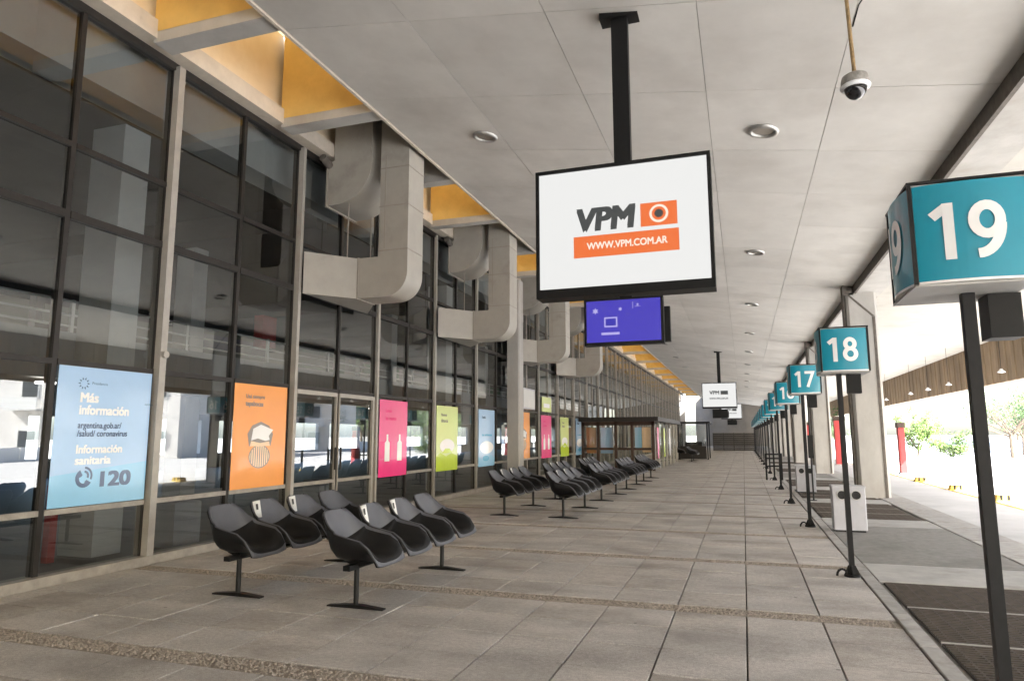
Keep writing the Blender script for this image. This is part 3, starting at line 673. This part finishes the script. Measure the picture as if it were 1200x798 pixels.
def bench(x, y, label, proto=[None]):
    # y = foot of the nearer leg ; seats face +X (the bays)
    t = empty('bench', (x, y+.95, 0), label, 'bench', 'four-seat benches standing back to the hall')
    link('beam', beam_me, t)
    for s in (-.95, .95):
        l = link('leg', leg_me, t, loc=(0, s, 0)); link('foot', foot_me, l)
    for k in range(4):
        yy = -.93+k*.615
        a = link('seat', SH, t, loc=(.03, yy, 0)); link('liner', LI, a); link('seat_pad', PD, a); link('bracket', brk_me, a)
        if k in (1, 2):
            q = link('notice', NO, a); link('notice_mark', NI, a)
    t.rotation_euler = (0, 0, R(random.uniform(-.7, .7)))
    return t
bench(-4.80, 5.75, 'four-seat black bench at the far left, next to the glass and orange poster')
bench(-3.44, 5.69, 'four-seat black bench in front, closest to the camera')
bench(-4.52, 12.92, 'four-seat black bench standing alone near the pier, second in the row by the glass')
bench(-3.32, 12.85, 'four-seat black bench heading the far row nearest the walkway')
bench(-4.45, 16.5, 'four-seat bench behind the walkway row, third along the glass')
bench(-3.29, 16.45, 'four-seat bench second in the far walkway row')
bench(-4.40, 20.1, 'four-seat bench fourth along the glass, mostly hidden by the walkway row')
bench(-3.29, 20.15, 'four-seat bench third in the far walkway row')
bench(-3.29, 23.75, 'four-seat bench last in the far walkway row, beside the vestibule')

# ================================================================== BAY NUMBER SIGNS
SW, SHH, BUL = .245, .25, .032
def sign_faces():
    """curved face: local frame x across, outwards bulge, z up"""
    n = 14; mb = MB()
    w = SW-.012
    def bl(u): return BUL*(1-(u/w)**2)
    return w, bl, n
def face_mesh(w, bl, n):
    mb = MB()
    for i in range(n):
        u0 = -w+2*w*i/n; u1 = -w+2*w*(i+1)/n
        mb.quad((u0, -bl(u0), -SHH+.02), (u1, -bl(u1), -SHH+.02), (u1, -bl(u1), SHH-.012), (u0, -bl(u0), SHH-.012), 0)
        mb.quad((u0, -bl(u0), -SHH+.008), (u1, -bl(u1), -SHH+.008), (u1, -bl(u1), -SHH+.02), (u0, -bl(u0), -SHH+.02), 1)
        mb.quad((u0, -bl(u0), -SHH+.008), (u1, -bl(u1), -SHH+.008), (u1, 0, -SHH+.008), (u0, 0, -SHH+.008), 2)
        mb.quad((u0, -bl(u0), SHH-.012), (u1, -bl(u1), SHH-.012), (u1, 0, SHH-.012), (u0, 0, SHH-.012), 2)
    return mb.mesh('sign_face', [M['teal'], M['white_vinyl'], M['grey_panel']])
FW, FB, FN = sign_faces(); FACE = face_mesh(FW, FB, FN); 
for p in FACE.polygons: p.use_smooth = True
CORNER = MB().box(-.008, .008, -.008, .008, -SHH, SHH).mesh('corner_post', M['black'])
RIM = MB().box(-SW-.011, SW+.011, -SW-.011, SW+.011, SHH+.001, SHH+.012).mesh('top_plate', M['black'])
BOT = MB().box(-SW-.008, SW+.008, -SW-.008, SW+.008, -SHH-.004, -SHH+.007).mesh('underside', M['grey_panel'])
CORE = MB().box(-SW+.005, SW-.005, -SW+.005, SW-.005, -SHH+.0085, SHH-.001).mesh('core', M['grey_panel'])
SPK = MB().box(-.07, .07, -.075, .075, -.22, 0).mesh('speaker', M['black'])
POLE = MB().box(-.027, .027, -.027, .027, .012, 2.27).mesh('pole', M['pole'])
BASE = MB().lathe([(.001, .022), (.075, .022), (.085, .012), (.085, 0)], 0, 0, 20).mesh('base_flange', M['black'])
GUS = MB().extrude([(-.085, .014), (.085, .014), (.037, .12), (-.037, .12)], 'y', -.006, .006).mesh('gusset', M['black'])
def ringmesh():
    mb = MB(); pts = [(-.10-.055*math.cos(R(a))-.0, 0, .0+.075*math.sin(R(a))) for a in range(0, 181, 20)]
    return mb.path(pts, .013, 8).mesh('cable_loop', M['black'])
LOOP = ringmesh()
def arcp(cx, cy, rx, ry, a0, a1, n=14): return [(cx+rx*math.cos(R(a0+(a1-a0)*i/n)), cy+ry*math.sin(R(a0+(a1-a0)*i/n))) for i in range(n+1)]
# centre lines of the digits in a box 0.18 wide, 0.29 high, centred
DIG = {'0': [arcp(0, 0, .058, .118, 90, 450, 24)], '1': [[(-.052, .078), (.012, .125)], [(.018, .145), (.018, -.145)]],
 '2': [arcp(-.002, .06, .058, .06, 165, -35, 14)+[(-.055, -.118), (.075, -.118)]], '3': [arcp(-.005, .06, .055, .058, 150, -85, 12), arcp(-.005, -.058, .062, .062, 85, -150, 12)],
 '4': [[(.03, -.145), (.03, .13), (-.065, -.06), (.085, -.06)]], '5': [[(.065, .12), (-.045, .12), (-.05, .012)]+arcp(-.005, -.045, .062, .072, 110, -145, 14)],
 '6': [arcp(0, -.045, .058, .073, 90, 450, 22), arcp(.045, -.03, .105, .155, 100, 178, 10)], '7': [[(-.07, .12), (.07, .12), (-.025, -.145)]],
 '8': [arcp(0, .064, .05, .056, 90, 450, 20), arcp(0, -.056, .06, .064, 90, 450, 22)], '9': [arcp(0, .045, .058, .073, -90, 270, 22), arcp(-.045, .03, .105, .155, -92, -2, 10)]}
def stroke(mb, pts, hw, dx, fn):
    n = len(pts); closed = n > 4 and (Vector(pts[0])-Vector(pts[-1])).length < 1e-4; q = []
    for i in range(n):
        a = Vector(pts[i-1] if i else (pts[-2] if closed else pts[0])); b = Vector(pts[i+1] if i < n-1 else (pts[1] if closed else pts[-1])); c = Vector(pts[i])
        d1 = (c-a).normalized() if (c-a).length > 1e-6 else (b-c).normalized(); d2 = (b-c).normalized() if (b-c).length > 1e-6 else d1
        t = (d1+d2).normalized(); nn = Vector((-t.y, t.x)); k = hw/max(.45, nn.dot(Vector((-d1.y, d1.x)))); q.append((c+nn*k, c-nn*k))
    for (a, b), (c, d) in zip(q, q[1:]): mb.quad(*[tuple(fn(p.x+dx, p.y)) for p in (a, b, d, c)])
def numeral(num, fn, parent):
    mb = MB(); st = str(num); m_ = 0
    for i, ch in enumerate(st):
        for ci, pts in enumerate(DIG[ch]): m_ += 1; stroke(mb, [(p[0]*.94, p[1]*.94) for p in pts], .0225, -.03+(i-(len(st)-1)/2)*.172, lambda a, b, k=m_: fn(a, b)+Vector((0, -.0004*k, 0)))
    return mb.build('numeral', M['white_vinyl'], parent)
def bay_sign(num, x, y, label, zc=2.505):
    t = empty('bay_sign', (x, y, 0), label, 'sign', 'numbered teal bay signs')
    link('pole', POLE, t); b = link('base_flange', BASE, t); link('gusset', GUS, b); 
    g = link('gusset', GUS, b); g.rotation_euler = (0, 0, R(90)); link('cable_loop', LOOP, t)
    box = link('sign_box', CORE, t, loc=(-.025 if y < 5 else .045, 0, zc))
    
    for sx in (-SW, SW):
        for sy in (-SW, SW): link('corner_post', CORNER, box, loc=(sx, sy, 0))
    link('top_plate', RIM, box); link('underside', BOT, box)
    for k in range(4):
        rot = R(-90*k) 
        if k == 1: rot = R(-90)      # towards the walkway
        f = link('sign_face', FACE, box); f.rotation_euler = (0, 0, rot)
        f.location = (Matrix.Rotation(rot, 3, 'Z') @ Vector((0, -SW, 0)))
        if k in (0, 1) or y < 14:
            fnc = lambda a, b_: Vector((a, -FB(a)-.004, b_))
            # outlines of the numerals follow the curve of the face
            o = numeral(num, fnc, box)
            o.location = f.location; o.rotation_euler = f.rotation_euler
    link('speaker', SPK, t, loc=(.165, .10, zc-SHH-.006))
    return t
SG = [(19, 1.085, 3.86), (18, 1.075, 8.62), (17, 1.01, 12.93), (16, .965, 17.06)]
for i in range(12): SG.append((15-i, .955, 21.3+4.25*i))
SIGN_WHERE = ['largest, cut by the right picture edge', 'in front of the tall nearest column', 'third in the row, just left of the eighteen', 'fourth in the row, overlapped by the seventeen', 'fifth in the receding row', 'sixth in the receding row',
 'seventh in the receding row', 'eighth in the receding row', 'ninth in the receding row', 'tenth in the receding row', 'eleventh in the receding row', 'twelfth, a teal speck in the row', 'thirteenth, a teal speck in the row', 'fourteenth, a teal speck in the row', 'last but one of the row', 'farthest of the whole row']
for (n_, x, y), wh in zip(SG, SIGN_WHERE): bay_sign(n_, x, y, 'teal bay sign reading %d, %s' % (n_, wh))

# ================================================================== HANGING SCREENS
def hanging_board(x, y, label, rot=0., detail=True, mlabel=''):
    zc_ = cz(x); t = empty('advertising_screen', (x, y, zc_), label, 'screen', 'backlit advertising screens hung from the ceiling')
    t.rotation_euler = (0, 0, rot)
    Z = lambda z: z-zc_
    MB().box(-.20, .20, -.09, .09, Z(5.90), Z(5.945)+.09).build('ceiling_plate', M['black'], t)
    MB().box(-.085, .085, -.05, .05, Z(4.286), Z(5.90)).build('hanger_pole', M['black'], t)
    x0, x1, z0, z1 = -.90, .86, 2.935, 4.285
    f = MB(); b = .035
    O_ = [(x0, Z(z0)), (x1, Z(z0)), (x1, Z(z1)), (x0, Z(z1))]; I_ = [(x0+b, Z(z0+.09)), (x1-b, Z(z0+.09)), (x1-b, Z(z1-b)), (x0+b, Z(z1-b))]
    f.v = [(p[0], yy, p[1]) for yy in (-.14, .10) for p in O_+I_]
    for i in range(4):
        j = (i+1) % 4
        for q in ((i, j, 4+j, 4+i), (8+i, 8+j, 12+j, 12+i), (i, j, 8+j, 8+i), (4+i, 4+j, 12+j, 12+i)): f.f.append(q); f.mi.append(0)
    f.build('frame', M['black'], t)
    MB().box(x0+.01, x1-.01, -.09, .08, Z(z0+.02), Z(z1-.02)).build('housing', M['black'], t)
    dp = MB().quad((x0+b, -.118, Z(z0+.09)), (x1-b, -.118, Z(z0+.09)), (x1-b, -.118, Z(z1-b)), (x0+b, -.118, Z(z1-b))).build('display', M['e_white'], t)
    def lt(s, u, v, size, mt, **k): return lettering(s, size, (u, -.1235, Z(v)), (1, 0, 0), (0, 0, 1), mt, dp, **k)
    def rect(u0, u1, v0, v1, mt, d=-.1205): return MB().quad((u0, d, Z(v0)), (u1, d, Z(v0)), (u1, d, Z(v1)), (u0, d, Z(v1))).build('logo_panel', mt, dp)
    if detail:
        lt('VPM', -.185, 3.705, .325, M['e_dark'], bold=.016, width=.60, shear=.12)
        rect(.175, .53, 3.593, 3.83, M['e_orange']); rect(-.505, .54, 3.33, 3.552, M['e_orange'])
        def disc(r, mt, d, cx=.354, cz_=3.714):
            mb = MB(); mb.v = [(cx+r*math.cos(6.2832*i/28), d, Z(cz_+r*math.sin(6.2832*i/28))) for i in range(28)]; mb.f = [tuple(range(28))]; mb.mi = [0]; return mb.build('logo_disc', mt, dp)
        disc(.092, M['e_cream'], -.1225); disc(.068, M['e_orange'], -.124); disc(.042, M['e_dark'], -.1255)
        lt('WWW.VPM.COM.AR', .03, 3.44, .10, M['e_cream'], bold=.0028, width=.80)
    else:
        lt('VPM', -.26, 3.76, .26, M['e_dark'], bold=.01, width=.5); rect(.05, .42, 3.66, 3.86, M['e_dark']); lt('WWW.VPM.COM.AR', -.05, 3.45, .12, M['e_dark'], bold=.005, width=.95)
    # monitor slung under the board
    mo = empty('monitor', (x, y, 2.9), mlabel, 'monitor', 'monitors slung under the advertising screens'); mo.rotation_euler = (0, 0, rot)
    Q = lambda z: z-2.9
    MB().box(-.40, .37, -.17, -.07, Q(2.425), Q(2.885)).build('casing', M['black'], mo)
    MB().box(-.20, .42, -.04, .03, Q(2.455), Q(2.80)).build('casing', M['black'], mo)
    MB().box(-.06, .06, -.07, -.04, Q(2.6), Q(2.92)).build('bracket', M['black'], mo)
    if detail:
        sc = MB().quad((-.375, -.173, Q(2.455)), (.345, -.173, Q(2.455)), (.345, -.173, Q(2.865)), (-.375, -.173, Q(2.865))).build('display', M['e_blue'], mo)
        def r2(u0, u1, v0, v1, mt, d=-.1745): MB().quad((u0, d, Q(v0)), (u1, d, Q(v0)), (u1, d, Q(v1)), (u0, d, Q(v1))).build('icon', mt, sc)
        r2(-.20, -.07, 2.60, 2.70, M['e_blue3']); r2(-.185, -.085, 2.615, 2.685, M['e_blue2'], -.176)
        r2(-.23, -.05, 2.525, 2.55, M['e_blue3']); r2(.07, .345, 2.455, 2.66, M['e_blue2'], -.1738) if False else None
        for cx, cz_, r in ((-.285, 2.765, .035), (-.04, 2.775, .022), (.13, 2.81, .015)):
            mb = MB(); mb.v = [(cx+(r if i % 2 else r*.5)*math.cos(6.2832*i/12), -.1745, Q(cz_)+(r if i % 2 else r*.5)*math.sin(6.2832*i/12)) for i in range(12)]; mb.f = [tuple(range(12))]; mb.mi = [0]; mb.build('icon', M['e_blue3'], sc)
        r2(.08, .085, 2.77, 2.84, M['e_blue3']); r2(.10, .16, 2.79, 2.795, M['e_blue3'])
    return t
hanging_board(-1.04, 6.67, 'large white backlit screen with orange and grey lettering, hanging in front', 0, True, 'blue lit monitor slung under the large front advertising screen')
hanging_board(-1.09, 37.6, 'small distant white hanging screen, first behind the large one', 0, False, 'black monitor under the first distant hanging screen')
hanging_board(-.9, 64, 'farthest white hanging screen, peeping out behind the distant one', 0, False, 'black monitor under the farthest hanging screen')

# ================================================================== CEILING FITTINGS
def downlight(x, y, label):
    sl_ = math.atan(-.145); t = empty('ceiling_light', (x, y, cz(x)-.004), label, 'ceiling light', 'round recessed ceiling lights'); t.rotation_euler = (0, -sl_, 0)
    MB().lathe([(.205, 0), (.20, -.03), (.165, -.045), (.145, -.02), (.145, 0)], 0, 0, 28).build('rim', M['chrome'], t, True)
    MB().lathe([(.144, -.004), (.09, -.012), (.001, -.014)], 0, 0, 24).build('diffuser', M['seam'], t, True)
LX = [9.55+6.65*i for i in range(9)]
for i, y in enumerate(LX):
    downlight(.46, y, ['round ceiling light nearest the dangling camera', 'second round ceiling light in the row over the walkway', 'third round ceiling light in the walkway row', 'fourth round ceiling light in the walkway row', 'fifth round ceiling light in the walkway row', 'sixth round ceiling light in the walkway row', 'seventh round ceiling light, far down the walkway row', 'eighth round ceiling light, far down the walkway row', 'last round ceiling light of the walkway row'][i])
downlight(-3.72, 9.7, 'round ceiling light left of the large advertising screen')
for i, y in enumerate(LX[3:7]): downlight(-3.72, y, ['second round ceiling light of the left row, between screen and monitor', 'third round ceiling light of the left row', 'fourth round ceiling light of the left row', 'last round ceiling light of the left row'][i])
# dome camera on its conduit
cc = empty('dome_camera', (1.135, 6.62, cz(1.135)), 'dome security camera dangling from a rusty conduit', 'camera')
zt = cz(1.135)
MB().path([(-.02, 0, .02), (-.012, 0, -.3), (0, 0, 4.86-zt)], .018, 8).build('conduit', M['conduit'], cc)
MB().lathe([(.001, 4.885-zt), (.05, 4.885-zt), (.11, 4.85-zt), (.122, 4.80-zt), (.122, 4.755-zt), (.105, 4.735-zt)], 0, 0, 24).build('housing', mat('camera_housing', (.30, .28, .25), .5, var=.3, scale=30), cc, True)
MB().lathe([(.125, 4.762-zt), (.131, 4.75-zt), (.126, 4.735-zt), (.10, 4.73-zt)], 0, 0, 24).build('trim_ring', M['white_vinyl'], cc, True)
MB().lathe([(.098, 4.733-zt)]+[(.098*math.cos(R(a)), 4.733-zt-.105*math.sin(R(a))) for a in range(10, 90, 10)]+[(.002, 4.628-zt)], 0, 0, 24).build('dome', M['lens'], cc, True)
cw = MB().path([(1.26, 6.60, cz(1.26)), (1.21, 6.6, cz(1.2)-.08), (1.15, 6.62, cz(1.15)-.28)], .008, 6).build('loose_cable', M['black'], label='thin loose cable hanging beside the rusty conduit', cat='cable')

# ================================================================== LITTER BINS
def bin_(x, y, label):
    t = empty('litter_bin', (x+.24, y, 0), label, 'bin', 'white litter bins on the island')
    MB().extrude([(-.235, -.14), (.235, -.14), (.245, -.13), (.245, .14), (-.245, .14), (-.245, -.13)], 'z', .03, .70).build('body', M['bin'], t)
    MB().slab(-.255, .255, -.155, .155, .701, .735, .012).build('lid', M['bin'], t)
    MB().box(-.22, .22, -.12, .12, .0, .03).build('base', M['dark'], t)
    for s in (-.105, .105):
        o = MB(); o.tube((s, -.146, .585), (s, -.137, .585), .068, n=22); h_ = o.build('opening', M['dark'], t)
        rr = MB(); 
        for i in range(16):
            a0, a1 = 6.2832*i/16, 6.2832*(i+1)/16
            rr.tube((s+.074*math.cos(a0), -.146, .585+.074*math.sin(a0)), (s+.074*math.cos(a1), -.146, .585+.074*math.sin(a1)), .008, n=6)
        rr.build('rim', M['grey_panel'], h_)
bin_(1.335, 12.55, 'white litter bin with two round holes, standing behind the pole of sign 18')
bin_(1.31, 20.4, 'farther pale litter bin partly hidden by the pole of sign 17')
# low black steel bench between far poles
lb = empty('steel_bench', (.95, 25.6, 0), 'small black steel rail bench between two far sign poles', 'bench')
for z in (.45, .72, .86): MB().box(-.28, .28, -.03, .03, z, z+.05).build('rail', M['black'], lb)
for s in (-.25, .25): MB().box(s-.03, s+.03, -.03, .03, 0, .9).build('post', M['black'], lb)
# slim post with a black box (seen through the gap between signs 17 and 18)
sp = empty('slim_post', (1.52, 18.0, 0), 'slim dark post with a small black box between signs 17 and 18', 'post')
MB().tube((0, 0, 0), (0, 0, 2.5), .02, n=8).build('pole', M['pole'], sp); MB().slab(-.06, .06, -.06, .06, 1.0, 1.55, .01).build('box', M['black'], sp)
MB().lathe([(.001, .02), (.07, .02), (.08, 0)], 0, 0, 14).build('base_flange', M['black'], sp)

# ================================================================== VESTIBULE AND FAR FURNITURE
ve = empty('entrance_vestibule', (-5.4, 35.5, 0), 'brown framed glass entrance vestibule with dark flat canopy', 'vestibule')
VO = (5.4, -35.5, 0)
def vp(mb, n, mt, **k): o = mb.build(n, mt, ve, **k); o.location = VO; return o
VX, VY0, VY1, VZ = -3.72, 30.6, 41.2, 2.16
for x in (-6.95, -6.25, -5.45, -4.72, -3.79): vp(MB().box(x-.05, x+.07, VY0, VY0+.12, 0, VZ), 'post', M['brown'])
for k in range(7): vp(MB().box(VX-.1, VX, VY0+.2+k*1.74, VY0+.3+k*1.74, 0, VZ), 'post', M['mullion'])
for z in (.05, .95): vp(MB().box(-6.99, -3.86, VY0+.02, VY0+.1, z-.05, z+.05), 'rail', M['brown'])
vp(MB().box(-7.0, VX+.02, VY0-.0, VY0+.13, VZ-.17, VZ+.0), 'head', M['brown'])
vp(MB().box(-7.05, VX+.22, VY0-.35, VY1+.3, VZ+.003, VZ+.19), 'canopy', M['frame'])
for x0, x1 in ((-6.88, -6.30), (-6.18, -5.50), (-5.38, -4.77), (-4.65, -3.84)): vp(MB().quad((x0, VY0+.06, .1), (x1, VY0+.06, .1), (x1, VY0+.06, VZ-.17), (x0, VY0+.06, VZ-.17)), 'pane', M['clear'])
for k in range(6): vp(MB().quad((VX-.05, VY0+.3+k*1.74, .1), (VX-.05, VY0+1.94+k*1.74, .1), (VX-.05, VY0+1.94+k*1.74, VZ), (VX-.05, VY0+.3+k*1.74, VZ)), 'pane', M['clear'])
vp(MB().box(-6.15, -5.6, VY0+.16, VY0+.2, .75, 1.9), 'notice_board', M['p_paleblue']); vp(MB().box(-4.6, -4.3, VY0+.16, VY0+.2, .9, 1.9), 'notice_board', M['p_blue']); vp(MB().box(-4.28, -3.9, VY0+.16, VY0+.2, .8, 1.9), 'notice_board', M['p_peach'])
vp(MB().box(-6.8, -6.35, VY0+.16, VY0+.2, .75, 1.9), 'notice_board', mat('print_rust', (.45, .16, .06), .5))
for k, c in enumerate(('p_pink', 'p_lime', 'p_white')): vp(MB().box(VX+.005, VX+.012, VY0+1.0+k*2.6, VY0+1.6+k*2.6, .5, 1.9), 'notice_board', M[c])
kf = empty('glazed_kiosk', (-3.1, 47, 0), 'dark framed kiosk standing far down the hall front', 'kiosk')
for sx in (-.9, .9):
    for sy in (-1.4, 1.4): MB().box(sx-.04, sx+.04, sy-.04, sy+.04, 0, 2.3).build('post', M['black'], kf)
MB().box(-1.1, 1.1, -1.7, 1.7, 2.302, 2.40).build('roof', M['black'], kf); MB().box(-.82, .82, -1.42, -1.38, .9, 2.2).build('pane', M['clear'], kf); MB().box(-.82, .82, -1.44, -1.36, .05, .85).build('panel', M['frame'], kf)
MB().box(-.92, -.88, -1.32, 1.32, .1, 2.2).build('pane', M['clear'], kf); MB().box(-.6, .5, -.2, .4, 0, 1.1).build('counter', M['frame'], kf)
for bx, by, tail in ((-2.95, 41.6, 'just before the dark kiosk'), (-3.9, 45.0, 'left of the dark kiosk')):
    t = bench(bx, by, 'small far bench standing '+tail)
# white sign box on the pier, and small panels over the far posters
wb = empty('white_sign_box', (-6.5, 21.6, 2.4), 'white sign box fixed at the pier above the orange poster', 'sign')
MB().box(-7.02, -6.72, 21.0, 22.35, 2.42, 3.10).build('casing', M['bin'], wb).location = (6.5, -21.6, -2.4)
MB().box(-6.718, -6.708, 21.05, 22.3, 2.47, 3.05).build('panel', M['white_wall'], wb).location = (6.5, -21.6, -2.4)
gb = empty('green_sign', (-7, 25, 2.4), 'small pale green sign above the second pink poster', 'sign')
MB().box(GX+.045, GX+.07, 24.5, 25.75, 2.44, 3.0).build('panel', M['p_lime_pale'], gb).location = (7, -25, -2.4)
MB().box(GX+.071, GX+.075, 24.7, 25.5, 2.6, 2.75).build('print', M['p_white'], gb).location = (7, -25, -2.4)

# ================================================================== OUTSIDE, RIGHT
def wheel_stop(x, y, label):
    t = empty('wheel_stop', (x, y, ROADZ), label, 'wheel stop', 'yellow wheel stops by the roadway')
    MB().extrude([(-.22, .0), (.22, .0), (.17, .15), (-.17, .15)], 'y', -.14, .14).build('block', M['yellow_paint'], t)
    for s in (-.09, .07): MB().extrude([(s-.03, .03), (s+.03, .03), (s+.03, .152), (s-.03, .152)], 'y', -.142, .142).build('stripe', M['black'], t)
for x, y, l in ((6.28, 21.0, 'yellow and black wheel stop nearest, right of the pole of sign 19'), (6.18, 24.7, 'yellow and black wheel stop, middle of the three'), (6.05, 28.6, 'yellow and black wheel stop nearest the big column')):
    wheel_stop(x, y, l)
def red_post(x, y, h, label, w=.3):
    t = empty('red_cabinet', (x, y, ROADZ), label, 'cabinet', 'red cabinets beside the roadway')
    MB().slab(-w/2, w/2, -.2, .2, .05, h, .02).build('body', M['red'], t); MB().box(-w/2-.03, w/2+.03, -.23, .23, h, h+.22).build('cap', M['brown'], t); MB().box(-w/2-.04, w/2+.04, -.24, .24, 0, .05).build('base', M['kerb'], t)
    MB().box(-w/2+.04, w/2-.04, -.212, -.2005, h*.3, h*.85).build('door', M['red'], t)
red_post(6.55, 34.0, 2.0, 'tall red cabinet just right of the big concrete column', .24)
red_post(5.2, 43.0, 2.5, 'red cabinet seen left of the big concrete column', .55)
red_post(4.6, 55.0, 2.4, 'distant red cabinet between far sign poles', .6)
for i, y in enumerate((20, 26.6, 32.8, 36.2, 39.7, 46)):
    t = empty('pendant_lamp', (8.25, y, oz(8.25)), ['', '', '', '', '', ''][i] or 'white pendant lamp under the outer roof, %s along the fascia from the right' % ['first', 'second', 'third', 'fourth', 'fifth', 'sixth'][i], 'lamp', 'pendant lamps under the outer roof')
    MB().tube((0, 0, 0), (0, 0, 3.66-oz(8.25)), .007, n=6).build('rod', M['black'], t)
    MB().lathe([(.03, 3.72-oz(8.25)), (.07, 3.66-oz(8.25)), (.12, 3.61-oz(8.25)), (.115, 3.595-oz(8.25)), (.001, 3.58-oz(8.25))], 0, 0, 16).build('shade', M['white_vinyl'], t, True)

# trees
def tree(x, y, h, r, label, leaf, n=1800, bare=False, trunk=.3, seed=1, cat='tree', z0=-.36, ls=1.):
    rr = random.Random(seed); t = empty('tree' if cat == 'tree' else 'bush', (x, y, z0), label, cat, 'trees beyond the roadway')
    tm = MB(); base = h*trunk; tips = []
    tm.tube((0, 0, 0), (rr.uniform(-.1, .1), 0, base), .05*h*.5, .035*h*.5, n=8)
    for k in range(11 if bare else 7):
        a = rr.uniform(0, 6.28); e = rr.uniform(.35, 1.25); L0 = (h-base)*rr.uniform(.55, .95)
        p0 = Vector((0, 0, base*rr.uniform(.8, 1))); p1 = p0+Vector((math.cos(a)*math.cos(e), math.sin(a)*math.cos(e), math.sin(e)))*L0*.5
        p2 = p1+Vector((math.cos(a)*math.cos(e)*.8+rr.uniform(-.2, .2), math.sin(a)*math.cos(e)*.8+rr.uniform(-.2, .2), math.sin(e)))*L0*.45
        tm.tube(p0, p1, .02*h*.5, .012*h*.5, n=6, cap=False); tm.tube(p1, p2, .012*h*.5, .004*h*.5, n=5, cap=False); tips += [p1, p2, (p1+p2)/2]
        if bare:
            for _ in range(9):
                q = p1.lerp(p2, rr.random()); d = Vector((rr.uniform(-1, 1), rr.uniform(-1, 1), rr.uniform(.1, 1)))*h*.14; tm.tube(q, q+d, .01, .004, n=4, cap=False); tips.append(q+d)
    tm.build('trunk', M['trunk'], t)
    lm_ = MB(); zc_ = base+(h-base)*.5
    cl = [(Vector((rr.gauss(0, .5)*r, rr.gauss(0, .5)*r, zc_+rr.gauss(0, .33)*(h-base)*.75)), rr.uniform(.22, .42)*r) for _ in range(26)]+[(p, .3*r) for p in tips]
    for _ in range(n):
        c, cr = rr.choice(cl)
        d = Vector((rr.gauss(0, 1), rr.gauss(0, 1), rr.gauss(0, 1))).normalized()*cr*rr.random()**.4
        p = c+d
        if p.z < base*.6: continue
        s_ = rr.uniform(.05, .10)*ls*(1+h*.05); u = Vector((rr.gauss(0, 1), rr.gauss(0, 1), rr.gauss(0, 1))).normalized(); v = u.orthogonal().normalized()
        i = len(lm_.v); lm_.v += [tuple(p+u*s_), tuple(p+v*s_*.5), tuple(p-u*s_), tuple(p-v*s_*.5)]; lm_.f.append((i, i+1, i+2, i+3)); lm_.mi.append(0)
    me = bpy.data.meshes.new('crown'); me.from_pydata(lm_.v, [], lm_.f); me.materials.append(leaf); link('crown', me, t)
tree(12.6, 60, 3.9, 1.15, 'small round light green tree just right of the big column', M['leaf'], 2600, seed=2, trunk=.22, ls=1.1)
tree(15.2, 61, 2.25, 1.35, 'low green bush between the small tree and the pole of sign 19', M['leaf'], 2200, seed=3, trunk=.1, cat='bush', ls=1.1)
tree(18.2, 58, 6.6, 2.2, 'thin half-bare tree behind the pole of sign 19', M['leaf2'], 420, bare=True, seed=4, trunk=.3)
tree(21.5, 66, 6.0, 2.0, 'thin half-bare tree at the right picture edge', M['leaf2'], 380, bare=True, seed=5, trunk=.3)
tree(8.2, 75, 4.5, 1.6, 'dark green tree glimpsed between the two nearest concrete columns', M['leaf2'], 1500, seed=6, trunk=.25, ls=1.2)
for i, (x, y, h) in enumerate(((40, 84, 8), (43, 95, 9.5), (39, 106, 8.5), (44, 116, 10), (41, 128, 9), (46, 140, 11), (36, 73, 6.5))):
    tree(x, y, h, h*.38, 'street tree reflected in the glass front, %s from the apartment blocks' % ['first', 'second', 'third', 'fourth', 'fifth', 'sixth', 'nearest'][i], M['leaf'] if i % 2 else M['leaf2'], 2200, seed=20+i, ls=1.7)
# apartment blocks across the road (mirrored in the glass)
def block(x, y0, w_, h_, col, label, floors):
    t = empty('apartment_block', (x, y0+w_/2, -.36), label, 'building', 'apartment blocks across the road'); t.rotation_euler = (0, 0, R(72))
    wall = mat('wall_'+label[:12], col, .9, var=.12, scale=.5)
    MB().box(0, 12, -w_/2, w_/2, 0, h_).build('wall', wall, t); MB().box(-.25, 12.2, -w_/2-.2, w_/2+.2, h_, h_+.5).build('roof', M['kerb'], t)
    fh = h_/floors; n = int(w_/3.4)
    wm = mat('pane_'+label[:12], (.05, .06, .07), .1)
    for f in range(floors):
        for k in range(n):
            yy = -w_/2+(k+.5)*w_/n; z = f*fh+.9
            wn = MB().box(-.06, .02, yy-.75, yy+.75, z, z+1.5).build('window', M['white_wall'], t); MB().box(-.09, -.061, yy-.62, yy+.62, z+.1, z+1.4).build('pane', wm, wn)
            if k % 2 and f:
                b = MB().box(-1.1, -.02, yy-1.4, yy+1.4, z-.95, z-.8).box(-1.1, -1.03, yy-1.4, yy+1.4, z-.8, z+.05)
                b.build('balcony', M['white_wall'] if f % 2 else wall, t)
def at_az(az, d): return -14.3+d*math.sin(R(az)), d*math.cos(R(az))
for az, d, w_, h_, col, lab, fl in ((54, 66, 24, 8, (.62, .60, .57), 'low pale grey apartment block mirrored in the leftmost panes', 2), (45.5, 80, 15, 15, (.55, .33, .24), 'brick red apartment block with balconies, mirrored in the nearest panes', 5),
                                    (38.5, 84, 15, 12, (.72, .66, .58), 'cream apartment block beside the brick one, mirrored in the glass', 4)):
    x, y = at_az(az, d); block(x, y-w_/2, w_, h_, col, lab, fl)
M['street_white'] = mat('street_white', (.78, .78, .76), .8, var=.08, scale=.6)
sf = empty('street_wall', (33, 60, -.36), 'long low pale wall along the far side of the road', 'wall')
for k in range(40): MB().box(0, .25, -70+k*4.0, -70+k*4.0+3.94, 0, 1.15).build('wall_panel', M['street_white'], sf)
